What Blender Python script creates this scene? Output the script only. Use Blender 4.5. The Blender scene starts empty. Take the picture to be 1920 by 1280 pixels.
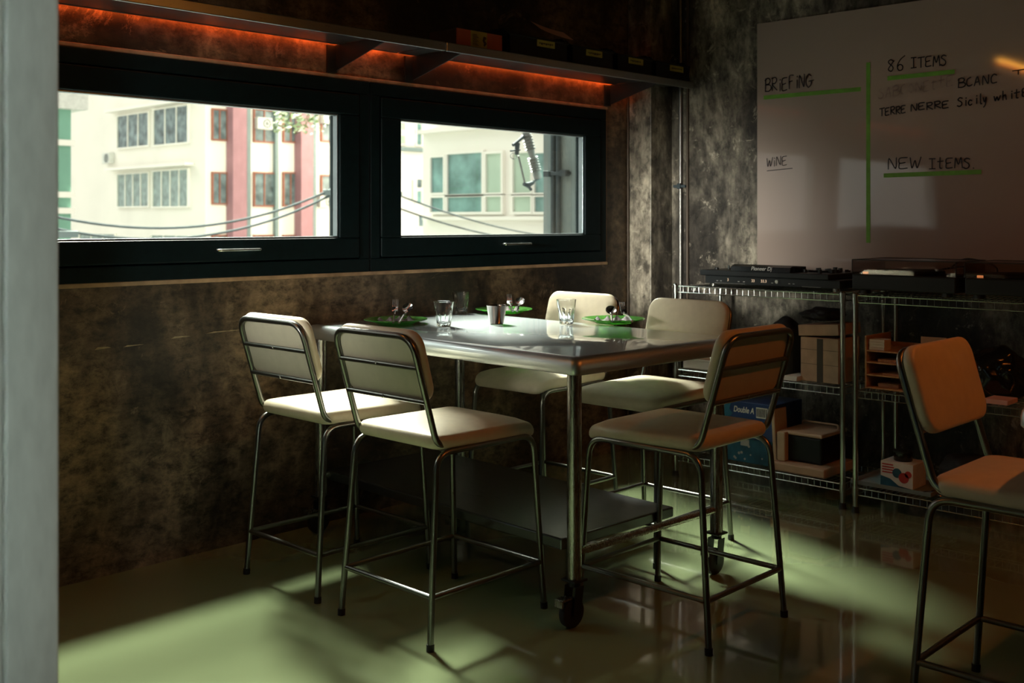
import bpy, bmesh, math, random
from mathutils import Vector, Matrix
random.seed(7)
C = bpy.context.scene.collection
SC = bpy.context.scene
PI = math.pi

# ---------------------------------------------------------------- camera
F, HZ, H = 2033.0, 416.0, 1.344            # focal length in px, horizon row, eye height
YAW = math.radians(43.94)
VX, VY = math.cos(YAW), math.sin(YAW)      # view direction in the room's axes
cam = bpy.data.cameras.new('camera'); camo = bpy.data.objects.new('camera', cam); C.objects.link(camo)
camo.location = (0, 0, H); camo.rotation_euler = (PI/2, 0, YAW - PI/2)
cam.sensor_width = 36; cam.lens = F/1920*36; cam.shift_y = -(640-HZ)/1920; cam.clip_end = 300; cam.clip_start = .05
cam.dof.use_dof = True; cam.dof.focus_distance = 3.9; cam.dof.aperture_fstop = 4.0
SC.camera = camo
SC.view_settings.view_transform = 'Standard'; SC.view_settings.look = 'None'
SC.view_settings.exposure = 0; SC.view_settings.gamma = 1; SC.view_settings.use_curve_mapping = False

# ---------------------------------------------------------------- light
w = bpy.data.worlds.new('overcast_sky'); SC.world = w; w.use_nodes = True
nt = w.node_tree; bg = nt.nodes['Background']
bg.inputs[0].default_value = (1.0, .965, .90, 1); bg.inputs[1].default_value = 1.25

def sun(direction, strength, angle, color):
    l = bpy.data.lights.new('sun', 'SUN'); l.energy = strength; l.angle = math.radians(angle); l.color = color
    o = bpy.data.objects.new('sun', l); C.objects.link(o)
    o.rotation_euler = Vector(direction).to_track_quat('-Z', 'Y').to_euler(); o.location = (6, 14, 14)
def area(name, loc, target, sx, sy, power, color):
    l = bpy.data.lights.new(name, 'AREA'); l.shape = 'RECTANGLE'; l.size = sx; l.size_y = sy; l.energy = power; l.color = color
    o = bpy.data.objects.new(name, l); C.objects.link(o); o.location = loc
    o.rotation_euler = (Vector(target)-Vector(loc)).to_track_quat('-Z', 'Y').to_euler(); return o
# bright overcast sky in the tall gap between the buildings opposite: one azimuth, several heights
for elev, power, ang in ((63, 15, 8), (54, 12, 10), (45, 14, 10), (37, 12, 10)):
    ce, se = math.cos(math.radians(elev)), math.sin(math.radians(elev))
    sun((-.371*ce, -.928*ce, -se), power*1.3, ang, (1.0, .99, .86))
sun((.45, -.60, -.66), 1.2, 26, (.90, 1.0, .92))
area('west_fill_light', (-2.94, 2.6, 1.7), (5.32, 3.72, 1.18), .9, .4, 4.6, (1, .97, .84)).data.spread = math.radians(12)  # added narrow fill beam, brightens the right wall
area('west_fill_light', (-2.96, 1.45, 1.7), (3, 2.4, .8), 1.6, 1.2, 2.4, (.50, .88, .95))  # added wide cool fill from the left
area('pillar_fill_light', (-1.9, -3.12, 1.3), (.62, 1.7, 1.3), .4, 1.8, 1.5, (.84, .97, .88)).data.spread = math.radians(13)  # added narrow fill from behind the camera, brightens the near pillar

# ---------------------------------------------------------------- pixel -> place helpers (reading the photograph)
def ray(px):
    l = (px-960)/F
    return VX+l*VY, VY-l*VX               # room X and Y gained per metre of depth
def on_h(px, py, h):
    z = F*(H-h)/(py-HZ); a, b = ray(px); return Vector((a*z, b*z, h))
def on_Y(px, py, Y):
    a, b = ray(px); z = Y/b; return Vector((a*z, Y, H-(py-HZ)/F*z))
def on_X(px, py, X):
    a, b = ray(px); z = X/a; return Vector((X, b*z, H-(py-HZ)/F*z))

# ---------------------------------------------------------------- materials
def newmat(name):
    m = bpy.data.materials.new(name); m.use_nodes = True
    return m, m.node_tree.nodes, m.node_tree.links, m.node_tree.nodes['Principled BSDF']
def mat(name, col, rough=.5, metal=0, var=.12, scale=12, coat=0, bump=0, emit=None, spec=.5, stretch=(1,1,1), rvar=0.0):
    m, N, L, b = newmat(name)
    tc = N.new('ShaderNodeTexCoord'); mp = N.new('ShaderNodeMapping'); mp.inputs['Scale'].default_value = stretch
    L.new(tc.outputs['Object'], mp.inputs[0])
    n = N.new('ShaderNodeTexNoise'); n.inputs['Scale'].default_value = scale; n.inputs['Detail'].default_value = 5
    L.new(mp.outputs[0], n.inputs[0])
    r = N.new('ShaderNodeValToRGB'); c0 = [max(0, c*(1-var)) for c in col]; c1 = [min(1, c*(1+var)) for c in col]
    r.color_ramp.elements[0].position = .3; r.color_ramp.elements[1].position = .7
    r.color_ramp.elements[0].color = (*c0, 1); r.color_ramp.elements[1].color = (*c1, 1)
    L.new(n.outputs['Fac'], r.inputs[0]); L.new(r.outputs[0], b.inputs['Base Color'])
    b.inputs['Roughness'].default_value = rough; b.inputs['Metallic'].default_value = metal
    b.inputs['Specular IOR Level'].default_value = spec
    if rvar:
        mr = N.new('ShaderNodeMapRange'); mr.inputs['To Min'].default_value = rough-rvar; mr.inputs['To Max'].default_value = rough+rvar
        L.new(n.outputs['Fac'], mr.inputs[0]); L.new(mr.outputs[0], b.inputs['Roughness'])
    if coat: b.inputs['Coat Weight'].default_value = coat; b.inputs['Coat Roughness'].default_value = .05
    if bump:
        bp = N.new('ShaderNodeBump'); bp.inputs['Strength'].default_value = bump; bp.inputs['Distance'].default_value = .01
        L.new(n.outputs['Fac'], bp.inputs['Height']); L.new(bp.outputs[0], b.inputs['Normal'])
    if emit:
        b.inputs['Emission Color'].default_value = (*emit[0], 1); b.inputs['Emission Strength'].default_value = emit[1]
    return m
def concrete(name, dark, mid, light, rough=.42, streaky=True):
    m, N, L, b = newmat(name)
    tc = N.new('ShaderNodeTexCoord')
    def noise(scale, detail, stretch, rough_=.6, dist=0):
        mp = N.new('ShaderNodeMapping'); mp.inputs['Scale'].default_value = stretch; L.new(tc.outputs['Object'], mp.inputs[0])
        n = N.new('ShaderNodeTexNoise'); n.inputs['Scale'].default_value = scale; n.inputs['Detail'].default_value = detail
        n.inputs['Roughness'].default_value = rough_; n.inputs['Distortion'].default_value = dist
        L.new(mp.outputs[0], n.inputs[0]); return n
    big = noise(1.6, 5, (1.2, 1.2, .55), .6, .4)      # large clouds, stretched up the wall
    fine = noise(13 if streaky else 17, 9, (1.3, 1.3, .8) if streaky else (.8, .8, 1.3), .76, .2)     # trowel mottling
    streak = noise(5, 6, (3, 3, .35) if streaky else (.8, .8, .5), .7)           # water streaks
    chip = noise(11 if streaky else 5, 10, (1, 1, 1), .8, .6)
    def ramp(src, stops):
        r = N.new('ShaderNodeValToRGB'); e = r.color_ramp.elements
        while len(e) < len(stops): e.new(.5)
        for k, (p, c) in enumerate(stops): e[k].position = p; e[k].color = (*c, 1)
        L.new(src, r.inputs[0]); return r.outputs[0]
    def mix(kind, f, a, b_):
        x = N.new('ShaderNodeMix'); x.data_type = 'RGBA'; x.blend_type = kind; x.inputs['Factor'].default_value = f if not hasattr(f, 'node') else 0
        if hasattr(f, 'node'): L.new(f, x.inputs['Factor'])
        L.new(a, x.inputs[6]); L.new(b_, x.inputs[7]); return x.outputs[2]
    def gray(v): return (v, v, v)
    c1 = ramp(big.outputs['Fac'], [(.40, dark), (.50, mid), (.62, light)])
    c2 = ramp(fine.outputs['Fac'], [(.38, gray(.22)), (.5, gray(.8)), (.62, gray(1.3))])
    c3 = ramp(streak.outputs['Fac'], [(.36, gray(.5)), (.56, gray(1.0))])
    col = mix('MULTIPLY', 1.0, mix('MULTIPLY', 1.0, c1, c2), c3)
    f = ramp(chip.outputs['Fac'], [(.57, gray(0)), (.64, gray(.6))])
    li = ramp(fine.outputs['Fac'], [(.2, light), (.8, light)])
    col = mix('MIX', f, col, li)
    L.new(col, b.inputs['Base Color'])
    mr = N.new('ShaderNodeMapRange'); mr.inputs['To Min'].default_value = rough-.12; mr.inputs['To Max'].default_value = rough+.18
    L.new(fine.outputs['Fac'], mr.inputs[0]); L.new(mr.outputs[0], b.inputs['Roughness'])
    bp = N.new('ShaderNodeBump'); bp.inputs['Strength'].default_value = .35; bp.inputs['Distance'].default_value = .006
    L.new(fine.outputs['Fac'], bp.inputs['Height']); L.new(bp.outputs[0], b.inputs['Normal'])
    return m
def glass_pane(name, tint, refl=.08):
    m, N, L, b = newmat(name); N.remove(b); out = [n for n in N if n.type == 'OUTPUT_MATERIAL'][0]
    t = N.new('ShaderNodeBsdfTransparent'); t.inputs[0].default_value = (*tint, 1)
    g = N.new('ShaderNodeBsdfGlossy'); g.inputs['Roughness'].default_value = .02
    lw = N.new('ShaderNodeLayerWeight'); lw.inputs[0].default_value = .25
    n = N.new('ShaderNodeTexNoise'); n.inputs['Scale'].default_value = 90
    mu = N.new('ShaderNodeMath'); mu.operation = 'MULTIPLY_ADD'; mu.inputs[1].default_value = .5; mu.inputs[2].default_value = refl*.4
    L.new(lw.outputs['Fresnel'], mu.inputs[0])
    x = N.new('ShaderNodeMixShader'); L.new(mu.outputs[0], x.inputs[0]); L.new(t.outputs[0], x.inputs[1]); L.new(g.outputs[0], x.inputs[2])
    L.new(x.outputs[0], out.inputs[0]); return m
def clear_glass(name, col, rough=0.0):
    m, N, L, b = newmat(name)
    n = N.new('ShaderNodeTexNoise'); n.inputs['Scale'].default_value = 40
    mr = N.new('ShaderNodeMapRange'); mr.inputs['To Min'].default_value = rough; mr.inputs['To Max'].default_value = rough+.03
    L.new(n.outputs['Fac'], mr.inputs[0]); L.new(mr.outputs[0], b.inputs['Roughness'])
    b.inputs['Base Color'].default_value = (*col, 1); b.inputs['Transmission Weight'].default_value = 1; b.inputs['IOR'].default_value = 1.48
    return m
def brushed(name, col, rough, stretch, aniso=.0):
    m, N, L, b = newmat(name)
    tc = N.new('ShaderNodeTexCoord'); mp = N.new('ShaderNodeMapping'); mp.inputs['Scale'].default_value = stretch
    L.new(tc.outputs['Object'], mp.inputs[0])
    n = N.new('ShaderNodeTexNoise'); n.inputs['Scale'].default_value = 8; n.inputs['Detail'].default_value = 6; L.new(mp.outputs[0], n.inputs[0])
    mr = N.new('ShaderNodeMapRange'); mr.inputs['To Min'].default_value = rough*.75; mr.inputs['To Max'].default_value = rough*1.3
    L.new(n.outputs['Fac'], mr.inputs[0]); L.new(mr.outputs[0], b.inputs['Roughness'])
    b.inputs['Base Color'].default_value = (*col, 1); b.inputs['Metallic'].default_value = 1
    bp = N.new('ShaderNodeBump'); bp.inputs['Strength'].default_value = .02; bp.inputs['Distance'].default_value = .0002
    L.new(n.outputs['Fac'], bp.inputs['Height']); L.new(bp.outputs[0], b.inputs['Normal'])
    return m

M = {}
M['wall'] = concrete('stained_concrete', (.022, .017, .012), (.11, .075, .045), (.29, .205, .125), streaky=False)
M['wall_grey'] = concrete('grey_concrete', (.04, .034, .027), (.19, .17, .135), (.62, .565, .45), .36)
M['reveal'] = mat('plaster_reveal', (.42, .27, .16), .7, var=.25, scale=18)
M['ridge'] = mat('pale_plaster_ridge', (.34, .27, .17), .8, var=.4, scale=30)
M['ceiling'] = concrete('ceiling_concrete', (.05, .045, .04), (.09, .08, .07), (.14, .13, .11), .7)
M['floor'] = mat('green_epoxy', (.225, .285, .15), .13, var=.08, scale=1.1, coat=1, spec=.5)
M['frame'] = mat('black_window_metal', (.003, .010, .012), .5, var=.2, scale=30, spec=.12)
M['bead'] = mat('glazing_bead', (.25, .30, .32), .3, .8, var=.1)
M['glass'] = glass_pane('window_glass', (.96, .98, .96))
M['cover'] = glass_pane('smoked_acrylic', (.86, .83, .81), .1)
M['pillar'] = mat('painted_steel_pillar', (.62, .66, .62), .38, var=.08, scale=60, bump=.12, stretch=(1, 1, .3))
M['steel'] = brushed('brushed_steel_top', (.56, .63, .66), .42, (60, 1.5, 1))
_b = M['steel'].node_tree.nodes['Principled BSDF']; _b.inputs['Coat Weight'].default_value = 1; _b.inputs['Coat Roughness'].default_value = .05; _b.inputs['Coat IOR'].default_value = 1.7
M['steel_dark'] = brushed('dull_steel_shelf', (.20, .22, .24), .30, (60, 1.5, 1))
M['steel_leg'] = brushed('steel_leg', (.42, .42, .40), .27, (30, 30, 2))
M['chair_metal'] = brushed('chair_tube_steel', (.22, .225, .21), .3, (20, 20, 4))
M['cream'] = mat('cream_leatherette', (.60, .54, .405), .42, var=.05, scale=30, bump=.05)
M['cream_back'] = mat('cream_back_panel', (.46, .43, .34), .5, var=.06, scale=20)
M['rubber'] = mat('black_rubber', (.012, .014, .015), .6)
M['black'] = mat('black_plastic', (.010, .013, .015), .45, var=.2, spec=.3)
M['black_gloss'] = mat('black_gloss', (.01, .012, .014), .15)
M['shelf_steel'] = brushed('shelf_steel', (.36, .37, .37), .30, (2, 40, 40))
M['bracket'] = mat('dark_bracket', (.03, .035, .037), .4, .6)
M['led'] = mat('amber_led', (1, .3, .08), .5, emit=((1, .13, .02), 15), var=.02)
M['tube'] = mat('amber_tube', (1, .5, .1), .5, emit=((1, .42, .05), 14), var=.02)
M['chrome'] = brushed('chrome_wire', (.62, .66, .64), .22, (4, 4, 4))
M['conduit'] = brushed('galvanised_conduit', (.26, .26, .25), .42, (4, 4, 20))
M['brown_pipe'] = mat('brown_painted_pipe', (.07, .05, .035), .55)
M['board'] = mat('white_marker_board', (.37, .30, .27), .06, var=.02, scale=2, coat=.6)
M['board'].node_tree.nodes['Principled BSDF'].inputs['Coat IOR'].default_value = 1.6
M['tape'] = mat('green_tape', (.13, .34, .03), .6, var=.12, scale=30)
M['ink'] = mat('marker_ink', (.012, .012, .02), .5)
M['ink_faint'] = mat('erased_marker_ink', (.27, .20, .19), .5, var=.3, scale=40)
M['cardboard'] = mat('cardboard', (.44, .29, .20), .8, var=.12, scale=20)
M['cardboard_dk'] = mat('dark_cardboard', (.06, .05, .04), .8)
M['red_card'] = mat('red_brown_card', (.42, .10, .06), .6)
M['label_y'] = mat('yellow_label', (.36, .34, .06), .6, var=.2)
M['paper'] = mat('paper', (.7, .66, .6), .7, var=.06)
M['pink_paper'] = mat('pink_receipt', (.85, .52, .46), .7)
M['blue'] = mat('blue_carton', (.02, .05, .17), .45)
M['blue2'] = mat('teal_blue_carton', (.02, .12, .20), .45, var=.5, scale=9)
M['beige'] = mat('beige_plastic', (.52, .36, .24), .5)
M['wood'] = mat('plywood', (.52, .30, .15), .55, stretch=(1, 8, 8), scale=6, var=.2)
M['green_glass'] = clear_glass('green_glass', (.22, .68, .15)); M['green_glass'].node_tree.nodes['Principled BSDF'].inputs['Transmission Weight'].default_value = .8
M['tumbler'] = clear_glass('clear_tumbler_glass', (.97, .98, .98))
M['cutlery'] = brushed('cutlery_steel', (.7, .7, .7), .12, (5, 5, 5))
M['cup'] = brushed('cup_steel', (.38, .35, .33), .12, (3, 3, 50))
M['napkin'] = mat('patterned_napkin', (.10, .075, .085), .8, var=.9, scale=45)
M['white'] = mat('white_print', (.75, .75, .72), .6)
M['red'] = mat('red_print', (.5, .03, .03), .5)
M['silver_print'] = mat('silver_print', (.45, .45, .43), .4)
M['display'] = mat('lit_digits', (.8, .6, .4), .5, emit=((1, .72, .5), .5))
M['amber_dot'] = mat('amber_indicator', (1, .5, .2), .5, emit=((1, .35, .12), .6))
M['black_cloth'] = mat('black_bag_fabric', (.012, .012, .014), .7, bump=.3)
# outside
M['facade'] = mat('cream_render', (.79, .745, .68), .9, var=.04, scale=.5)
M['facade_w'] = mat('white_render', (.82, .785, .72), .9, var=.03, scale=.5)
M['pink'] = mat('pink_column_paint', (.37, .19, .215), .8, var=.08, scale=2)
M['pane_dk'] = mat('dark_window_glass', (.13, .17, .18), .25, var=.7, scale=2.2)
M['pane_md'] = mat('grilled_window_glass', (.24, .30, .29), .4, var=.35, scale=3)
M['pane_gr'] = mat('pale_green_glass', (.42, .52, .42), .3, var=.12, scale=1)
M['green_curtain'] = mat('green_curtain_glass', (.17, .36, .27), .4, var=.2, scale=.6)
M['pane_teal'] = mat('teal_glass', (.16, .28, .27), .3, var=.5, scale=1.4)
M['redframe'] = mat('red_wood_frame', (.30, .10, .06), .7)
M['grey_paint'] = mat('grey_paint', (.19, .245, .245), .8, var=.06, scale=4)
M['dark_grey'] = mat('dark_grey_metal', (.05, .07, .08), .7, spec=.2)
M['insul'] = mat('porcelain_insulator', (.17, .19, .19), .5, spec=.2)
M['leaf'] = mat('leaf_green', (.11, .17, .04), .7, var=.4, scale=3)
M['asphalt'] = mat('street_paving', (.07, .07, .068), .9)
M['cable'] = mat('weathered_cable', (.10, .12, .125), .95, spec=.02)
M['ac'] = mat('ac_casing', (.62, .62, .58), .6)

# ---------------------------------------------------------------- mesh tools
class MB:
    def __init__(s): s.bm = bmesh.new()
    def add(s, verts, faces):
        vs = [s.bm.verts.new(v) for v in verts]
        for f in faces:
            try: s.bm.faces.new([vs[i] for i in f])
            except ValueError: pass
        return s
    def box(s, x0, x1, y0, y1, z0, z1, bev=0, mx=None, seg=2):
        t = bmesh.new(); bmesh.ops.create_cube(t, size=1)
        for v in t.verts:
            v.co = Vector(((x0+x1)/2+v.co.x*(x1-x0), (y0+y1)/2+v.co.y*(y1-y0), (z0+z1)/2+v.co.z*(z1-z0)))
        if bev: bmesh.ops.bevel(t, geom=list(t.edges), offset=bev, segments=seg, affect='EDGES', profile=.5)
        if mx is not None: bmesh.ops.transform(t, matrix=mx, verts=t.verts)
        return s.merge(t)
    def merge(s, t):
        m = {v: s.bm.verts.new(v.co) for v in t.verts}
        for f in t.faces:
            try: s.bm.faces.new([m[v] for v in f.verts])
            except ValueError: pass
        t.free(); return s
    def prism(s, pts, d):                    # polygon pts extruded by vector d
        n = len(pts); d = Vector(d); P = [Vector(p) for p in pts]
        return s.add(P+[p+d for p in P], [list(range(n))[::-1], list(range(n, 2*n))]+[[i, (i+1) % n, n+(i+1) % n, n+i] for i in range(n)])
    def tube(s, path, r, n=10, closed=False, cap=True):
        P = [Vector(p) for p in path]; k = len(P); rings = []
        R = r if isinstance(r, (list, tuple)) else [r]*k
        def tan(i):
            if closed: return (P[(i+1) % k]-P[i-1]).normalized()
            a = P[min(i+1, k-1)]-P[max(i-1, 0)]
            return a.normalized()
        t0 = tan(0); up = Vector((0, 0, 1)) if abs(t0.z) < .9 else Vector((1, 0, 0))
        nrm = t0.cross(up).normalized()
        for i in range(k):
            t = tan(i); nrm = (nrm-t*nrm.dot(t)).normalized(); b = t.cross(nrm)
            rings.append([s.bm.verts.new(P[i]+(nrm*math.cos(2*PI*j/n)+b*math.sin(2*PI*j/n))*R[i]) for j in range(n)])
        for i in range(k if closed else k-1):
            a, b2 = rings[i], rings[(i+1) % k]
            for j in range(n): s.bm.faces.new([a[j], a[(j+1) % n], b2[(j+1) % n], b2[j]])
        if cap and not closed: s.bm.faces.new(rings[0][::-1]); s.bm.faces.new(rings[-1])
        return s
    def cyl(s, a, b, r, n=16, r2=None): return s.tube([a, b], [r, r2 if r2 is not None else r], n)
    def lathe(s, prof, c=(0, 0, 0), n=32, mx=None, rmod=None):
        c = Vector(c); rings = []
        for i, (r, z) in enumerate(prof):
            ring = []
            for j in range(n):
                a = 2*PI*j/n; rr = r*(rmod(i, a) if rmod else 1)
                v = Vector((rr*math.cos(a), rr*math.sin(a), z))
                if mx is not None: v = mx @ v
                ring.append(s.bm.verts.new(v+c))
            rings.append(ring)
        for i in range(len(prof)-1):
            for j in range(n): s.bm.faces.new([rings[i][j], rings[i][(j+1) % n], rings[i+1][(j+1) % n], rings[i+1][j]])
        if prof[0][0] > 1e-6: s.bm.faces.new(rings[0][::-1])
        if prof[-1][0] > 1e-6: s.bm.faces.new(rings[-1])
        return s
    def obj(s, name, m, parent=None, smooth=None, loc=None):
        bmesh.ops.remove_doubles(s.bm, verts=s.bm.verts, dist=1e-6)
        bmesh.ops.recalc_face_normals(s.bm, faces=s.bm.faces)
        me = bpy.data.meshes.new(name); s.bm.to_mesh(me); s.bm.free(); me.materials.append(m)
        if smooth is not None: me.shade_smooth(); me.set_sharp_from_angle(angle=math.radians(smooth))
        o = bpy.data.objects.new(name, me); C.objects.link(o)
        if parent: o.parent = parent
        if loc: o.location = loc
        return o
def thing(name, label, cat, loc=(0, 0, 0), rz=0, group=None):
    o = bpy.data.objects.new(name, None); C.objects.link(o); o.location = loc; o.rotation_euler = (0, 0, rz)
    o.empty_display_size = .1; return tag(o, label, cat, group)
def tag(o, label, cat, group=None):
    o['label'] = label; o['category'] = cat
    if group: o['group'] = group
    return o
def struct(o): o['kind'] = 'structure'; return o
def copy_tree(o, parent=None):
    c = o.copy(); C.objects.link(c); c.parent = parent
    for ch in list(o.children): copy_tree(ch, c)
    return c
def fillet(pts, r, n=6):
    P = [Vector(p) for p in pts]; out = [P[0]]
    for i in range(1, len(P)-1):
        a, b, c = P[i-1], P[i], P[i+1]; u = (a-b).normalized(); v = (c-b).normalized()
        rr = min(r, (a-b).length*.49, (c-b).length*.49)
        for k in range(n+1):
            t = k/n; p0, p2 = b+u*rr, b+v*rr
            out.append(p0*(1-t)**2+b*2*t*(1-t)+p2*t*t)
    out.append(P[-1]); return out
def rrect(w_, d_, r, n=6):
    pts = []
    for cx, cy, a0 in ((w_/2-r, d_/2-r, 0), (-w_/2+r, d_/2-r, 90), (-w_/2+r, -d_/2+r, 180), (w_/2-r, -d_/2+r, 270)):
        for k in range(n+1):
            a = math.radians(a0+90*k/n); pts.append((cx+r*math.cos(a), cy+r*math.sin(a)))
    return pts
def cushion(mb, w_, d_, t, r, edge, crown, fn, under=0.0):
    """pillow with rounded edges; fn maps local (x,y,z) to place"""
    rings = []; K = 7
    for k in range(K+1):                      # lower flat, side bulge, upper edge
        a = PI*k/K; ins = edge*(1-math.sin(a)); z = t/2*(1-math.cos(a))
        rings.append((ins, z))
    allr = []
    for ins, z in rings: allr.append([(x, y, z) for x, y in rrect(w_-2*ins, d_-2*ins, max(.004, r-ins*.6))])
    base = allr[-1]
    for f in (.85, .65, .4, .15):
        allr.append([(x*f, y*f, t+crown*(1-f**2.2)) for x, y, z in base])
    bs = allr[0]
    vs = [[mb.bm.verts.new(fn(*p)) for p in ring] for ring in allr]
    n = len(bs)
    for i in range(len(vs)-1):
        for j in range(n): mb.bm.faces.new([vs[i][j], vs[i][(j+1) % n], vs[i+1][(j+1) % n], vs[i+1][j]])
    mb.bm.faces.new(vs[0][::-1]); mb.bm.faces.new(vs[-1])
    return mb
def text_obj(name, body, size, m, parent, mx, bold=0.0, shear=0, depth=.0004, sx=1.0):
    cu = bpy.data.curves.new('t', 'FONT'); cu.body = body; cu.size = size; cu.extrude = depth; cu.offset = bold; cu.shear = shear; cu.align_x = 'CENTER'; cu.align_y = 'CENTER'
    t = bpy.data.objects.new('t', cu); C.objects.link(t)
    bpy.context.view_layer.update()
    me = bpy.data.meshes.new_from_object(t.evaluated_get(bpy.context.evaluated_depsgraph_get()))
    bpy.data.objects.remove(t); bpy.data.curves.remove(cu)
    me.transform(Matrix.Diagonal((sx, 1, 1, 1))); me.transform(mx); me.name = name; me.materials.clear(); me.materials.append(m)
    o = bpy.data.objects.new(name, me); C.objects.link(o); o.parent = parent; return o
def face_negX(c):    # text plane facing -X, reading towards -Y
    return Matrix.Translation(c) @ Matrix(((0, 0, -1, 0), (-1, 0, 0, 0), (0, 1, 0, 0), (0, 0, 0, 1)))
def face_negY(c):
    return Matrix.Translation(c) @ Matrix(((1, 0, 0, 0), (0, 0, -1, 0), (0, 1, 0, 0), (0, 0, 0, 1)))

# ---------------------------------------------------------------- room shell
WY, WX, CZ = 3.97, 5.32, 3.3            # window wall, right wall, ceiling
X0, Y0 = -3.0, -3.2
FX0, FX1, FZ0, FZ1 = .72, 4.895, 1.115, 1.993   # window hole
T = .13
struct(MB().box(X0-.2, WX+.2, Y0-.2, WY+T, -.15, 0).obj('floor', M['floor']))
struct(MB().box(X0-.2, WX+.2, Y0-.2, WY+T, CZ, CZ+.15).obj('ceiling', M['ceiling']))
b = MB(); b.box(X0-.2, FX0, WY, WY+T, 0, CZ); b.box(FX1, WX+.2, WY, WY+T, 0, CZ)
b.box(FX0, FX1, WY, WY+T, 0, FZ0); b.box(FX0, FX1, WY, WY+T, FZ1, CZ)
struct(b.obj('wall_north', M['wall']))
struct(MB().box(WX, WX+.2, Y0-.2, WY, 0, CZ).obj('wall_east', M['wall_grey']))
struct(MB().box(X0-.2, X0, Y0-.2, WY, 0, CZ).obj('wall_west', M['wall']))
struct(MB().box(X0, WX, Y0-.2, Y0, 0, CZ).obj('wall_south', M['wall']))
struct(MB().box(5.11, WX, 3.80, WY, 0, CZ, .004).obj('wall_corner', M['wall_grey']))
# rough cast ledge lines in the window wall: plaster strip framing the window
b = MB(); e = .018
b.box(FX0-e, FX1+e, WY-.006, WY+.02, FZ1, FZ1+e, .003); b.box(FX0-e, FX1+e, WY-.006, WY+.02, FZ0-e, FZ0, .003)
b.box(FX1, FX1+e*.7, WY-.004, WY+.02, FZ0, FZ1, .002)
struct(b.obj('trim_1', M['reveal']))
# pale casting ridge across the stained wall
random.seed(31); b = MB(); x = 1.2
while x < 2.75:
    ln = random.uniform(.05, .22); z = .875+.012*math.sin(x*9)+random.uniform(-.004, .004); h_ = random.uniform(.003, .009)
    b.prism([(x, WY+.001, z), (x+ln, WY+.001, z+.004), (x+ln*.8, WY+.001, z+h_), (x+ln*.2, WY+.001, z+h_*1.2)], (0, -.004, 0)); x += ln+random.uniform(.0, .12)
struct(b.obj('trim_3', M['ridge']))
# near pillar on the left edge
pc = (.60, 1.245)
b = MB(); b.box(.648, .732, 1.69, 1.80, 0, CZ, .006, seg=3); b.box(.15, .6465, 1.692, 1.80, 0, CZ, .003)
struct(b.obj('trim_2', M['pillar'], smooth=40))

# windows: two sashes in one black frame
def window(idx, x0, x1, gx0, gx1, hx):
    gz0, gz1 = 1.272, 1.832
    w1 = MB(); y0, y1 = WY-.012, WY+.075
    w1.box(x0, x1, y0, y1, FZ0, FZ0+.06, .004); w1.box(x0, x1, y0, y1, FZ1-.06, FZ1, .004)
    w1.box(x0, x0+.055, y0, y1, FZ0+.06, FZ1-.06, .004); w1.box(x1-.055, x1, y0, y1, FZ0+.06, FZ1-.06, .004)
    for a_ in ((x0, x1, FZ0+.05, FZ0+.085), (x0, x1, FZ1-.085, FZ1-.05), (x0+.05, x0+.085, FZ0+.085, FZ1-.085), (x1-.085, x1-.05, FZ0+.085, FZ1-.085)):
        w1.box(a_[0], a_[1], WY+.0605, WY+.080, a_[2], a_[3])
    fr = struct(w1.obj('window_%d' % idx, M['frame']))
    s = MB(); sx0, sx1, sz0, sz1 = x0+.06, x1-.06, FZ0+.065, FZ1-.065; y0, y1 = WY-.018, WY+.06
    s.box(sx0, sx1, y0, y1, sz0, gz0, .006); s.box(sx0, sx1, y0, y1, gz1, sz1, .006)
    s.box(sx0, gx0, y0, y1, gz0, gz1, .006); s.box(gx1, sx1, y0, y1, gz0, gz1, .006)
    s.obj('window_sash', M['frame'], fr)
    g = MB(); g.box(gx0-.01, gx1+.01, WY+.03, WY+.036, gz0-.01, gz1+.01); g.obj('glass_pane', M['glass'], fr)
    bd = MB(); t = .008; ya, yb = WY-.004, WY+.028
    bd.box(gx0, gx1, ya, yb, gz0, gz0+t, .002); bd.box(gx0, gx1, ya, yb, gz1-t, gz1, .002)
    bd.box(gx0, gx0+t, ya, yb, gz0+t, gz1-t, .002); bd.box(gx1-t, gx1, ya, yb, gz0+t, gz1-t, .002)
    bd.obj('glazing_bead', M['bead'], fr)
    hb = MB(); hz = 1.228
    hb.tube(fillet([(hx-.10, WY-.02, hz), (hx-.10, WY-.05, hz), (hx+.10, WY-.05, hz), (hx+.10, WY-.02, hz)], .012), .006, 8)
    hb.obj('window_handle', M['chrome'], fr, smooth=40)
window(1, FX0, 3.155, .93, 2.985, 2.45)
window(2, 3.165, FX1, 3.345, 4.70, 4.12)

# unseen window and glazed door, added to go with the west and pillar fills
b = MB(); y0, y1, z0, z1 = .5, 3.2, 1.0, 2.4
for a_ in ((y0, y1, z0, z0+.06), (y0, y1, z1-.06, z1), (y0, y0+.06, z0+.06, z1-.06), (y1-.06, y1, z0+.06, z1-.06), (2.08, 2.12, z0+.06, z1-.06)): b.box(X0+.001, X0+.05, a_[0], a_[1], a_[2], a_[3], .003)
w3 = struct(b.obj('window_3', M['frame'])); MB().box(X0+.004, X0+.010, y0+.06, y1-.06, z0+.06, z1-.06).obj('glass_pane', M['pane_gr'], w3)
b = MB()
for a_ in ((-2.4, -2.34, 0, 2.4), (-1.46, -1.4, 0, 2.4), (-2.34, -1.46, 2.33, 2.4), (-2.34, -1.46, 0, .2)): b.box(a_[0], a_[1], Y0+.001, Y0+.05, a_[2], a_[3], .003)
d1 = struct(b.obj('added_door', M['frame'])); MB().box(-2.34, -1.46, Y0+.004, Y0+.010, .2, 2.33).obj('glass_pane', M['pane_gr'], d1)

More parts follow.
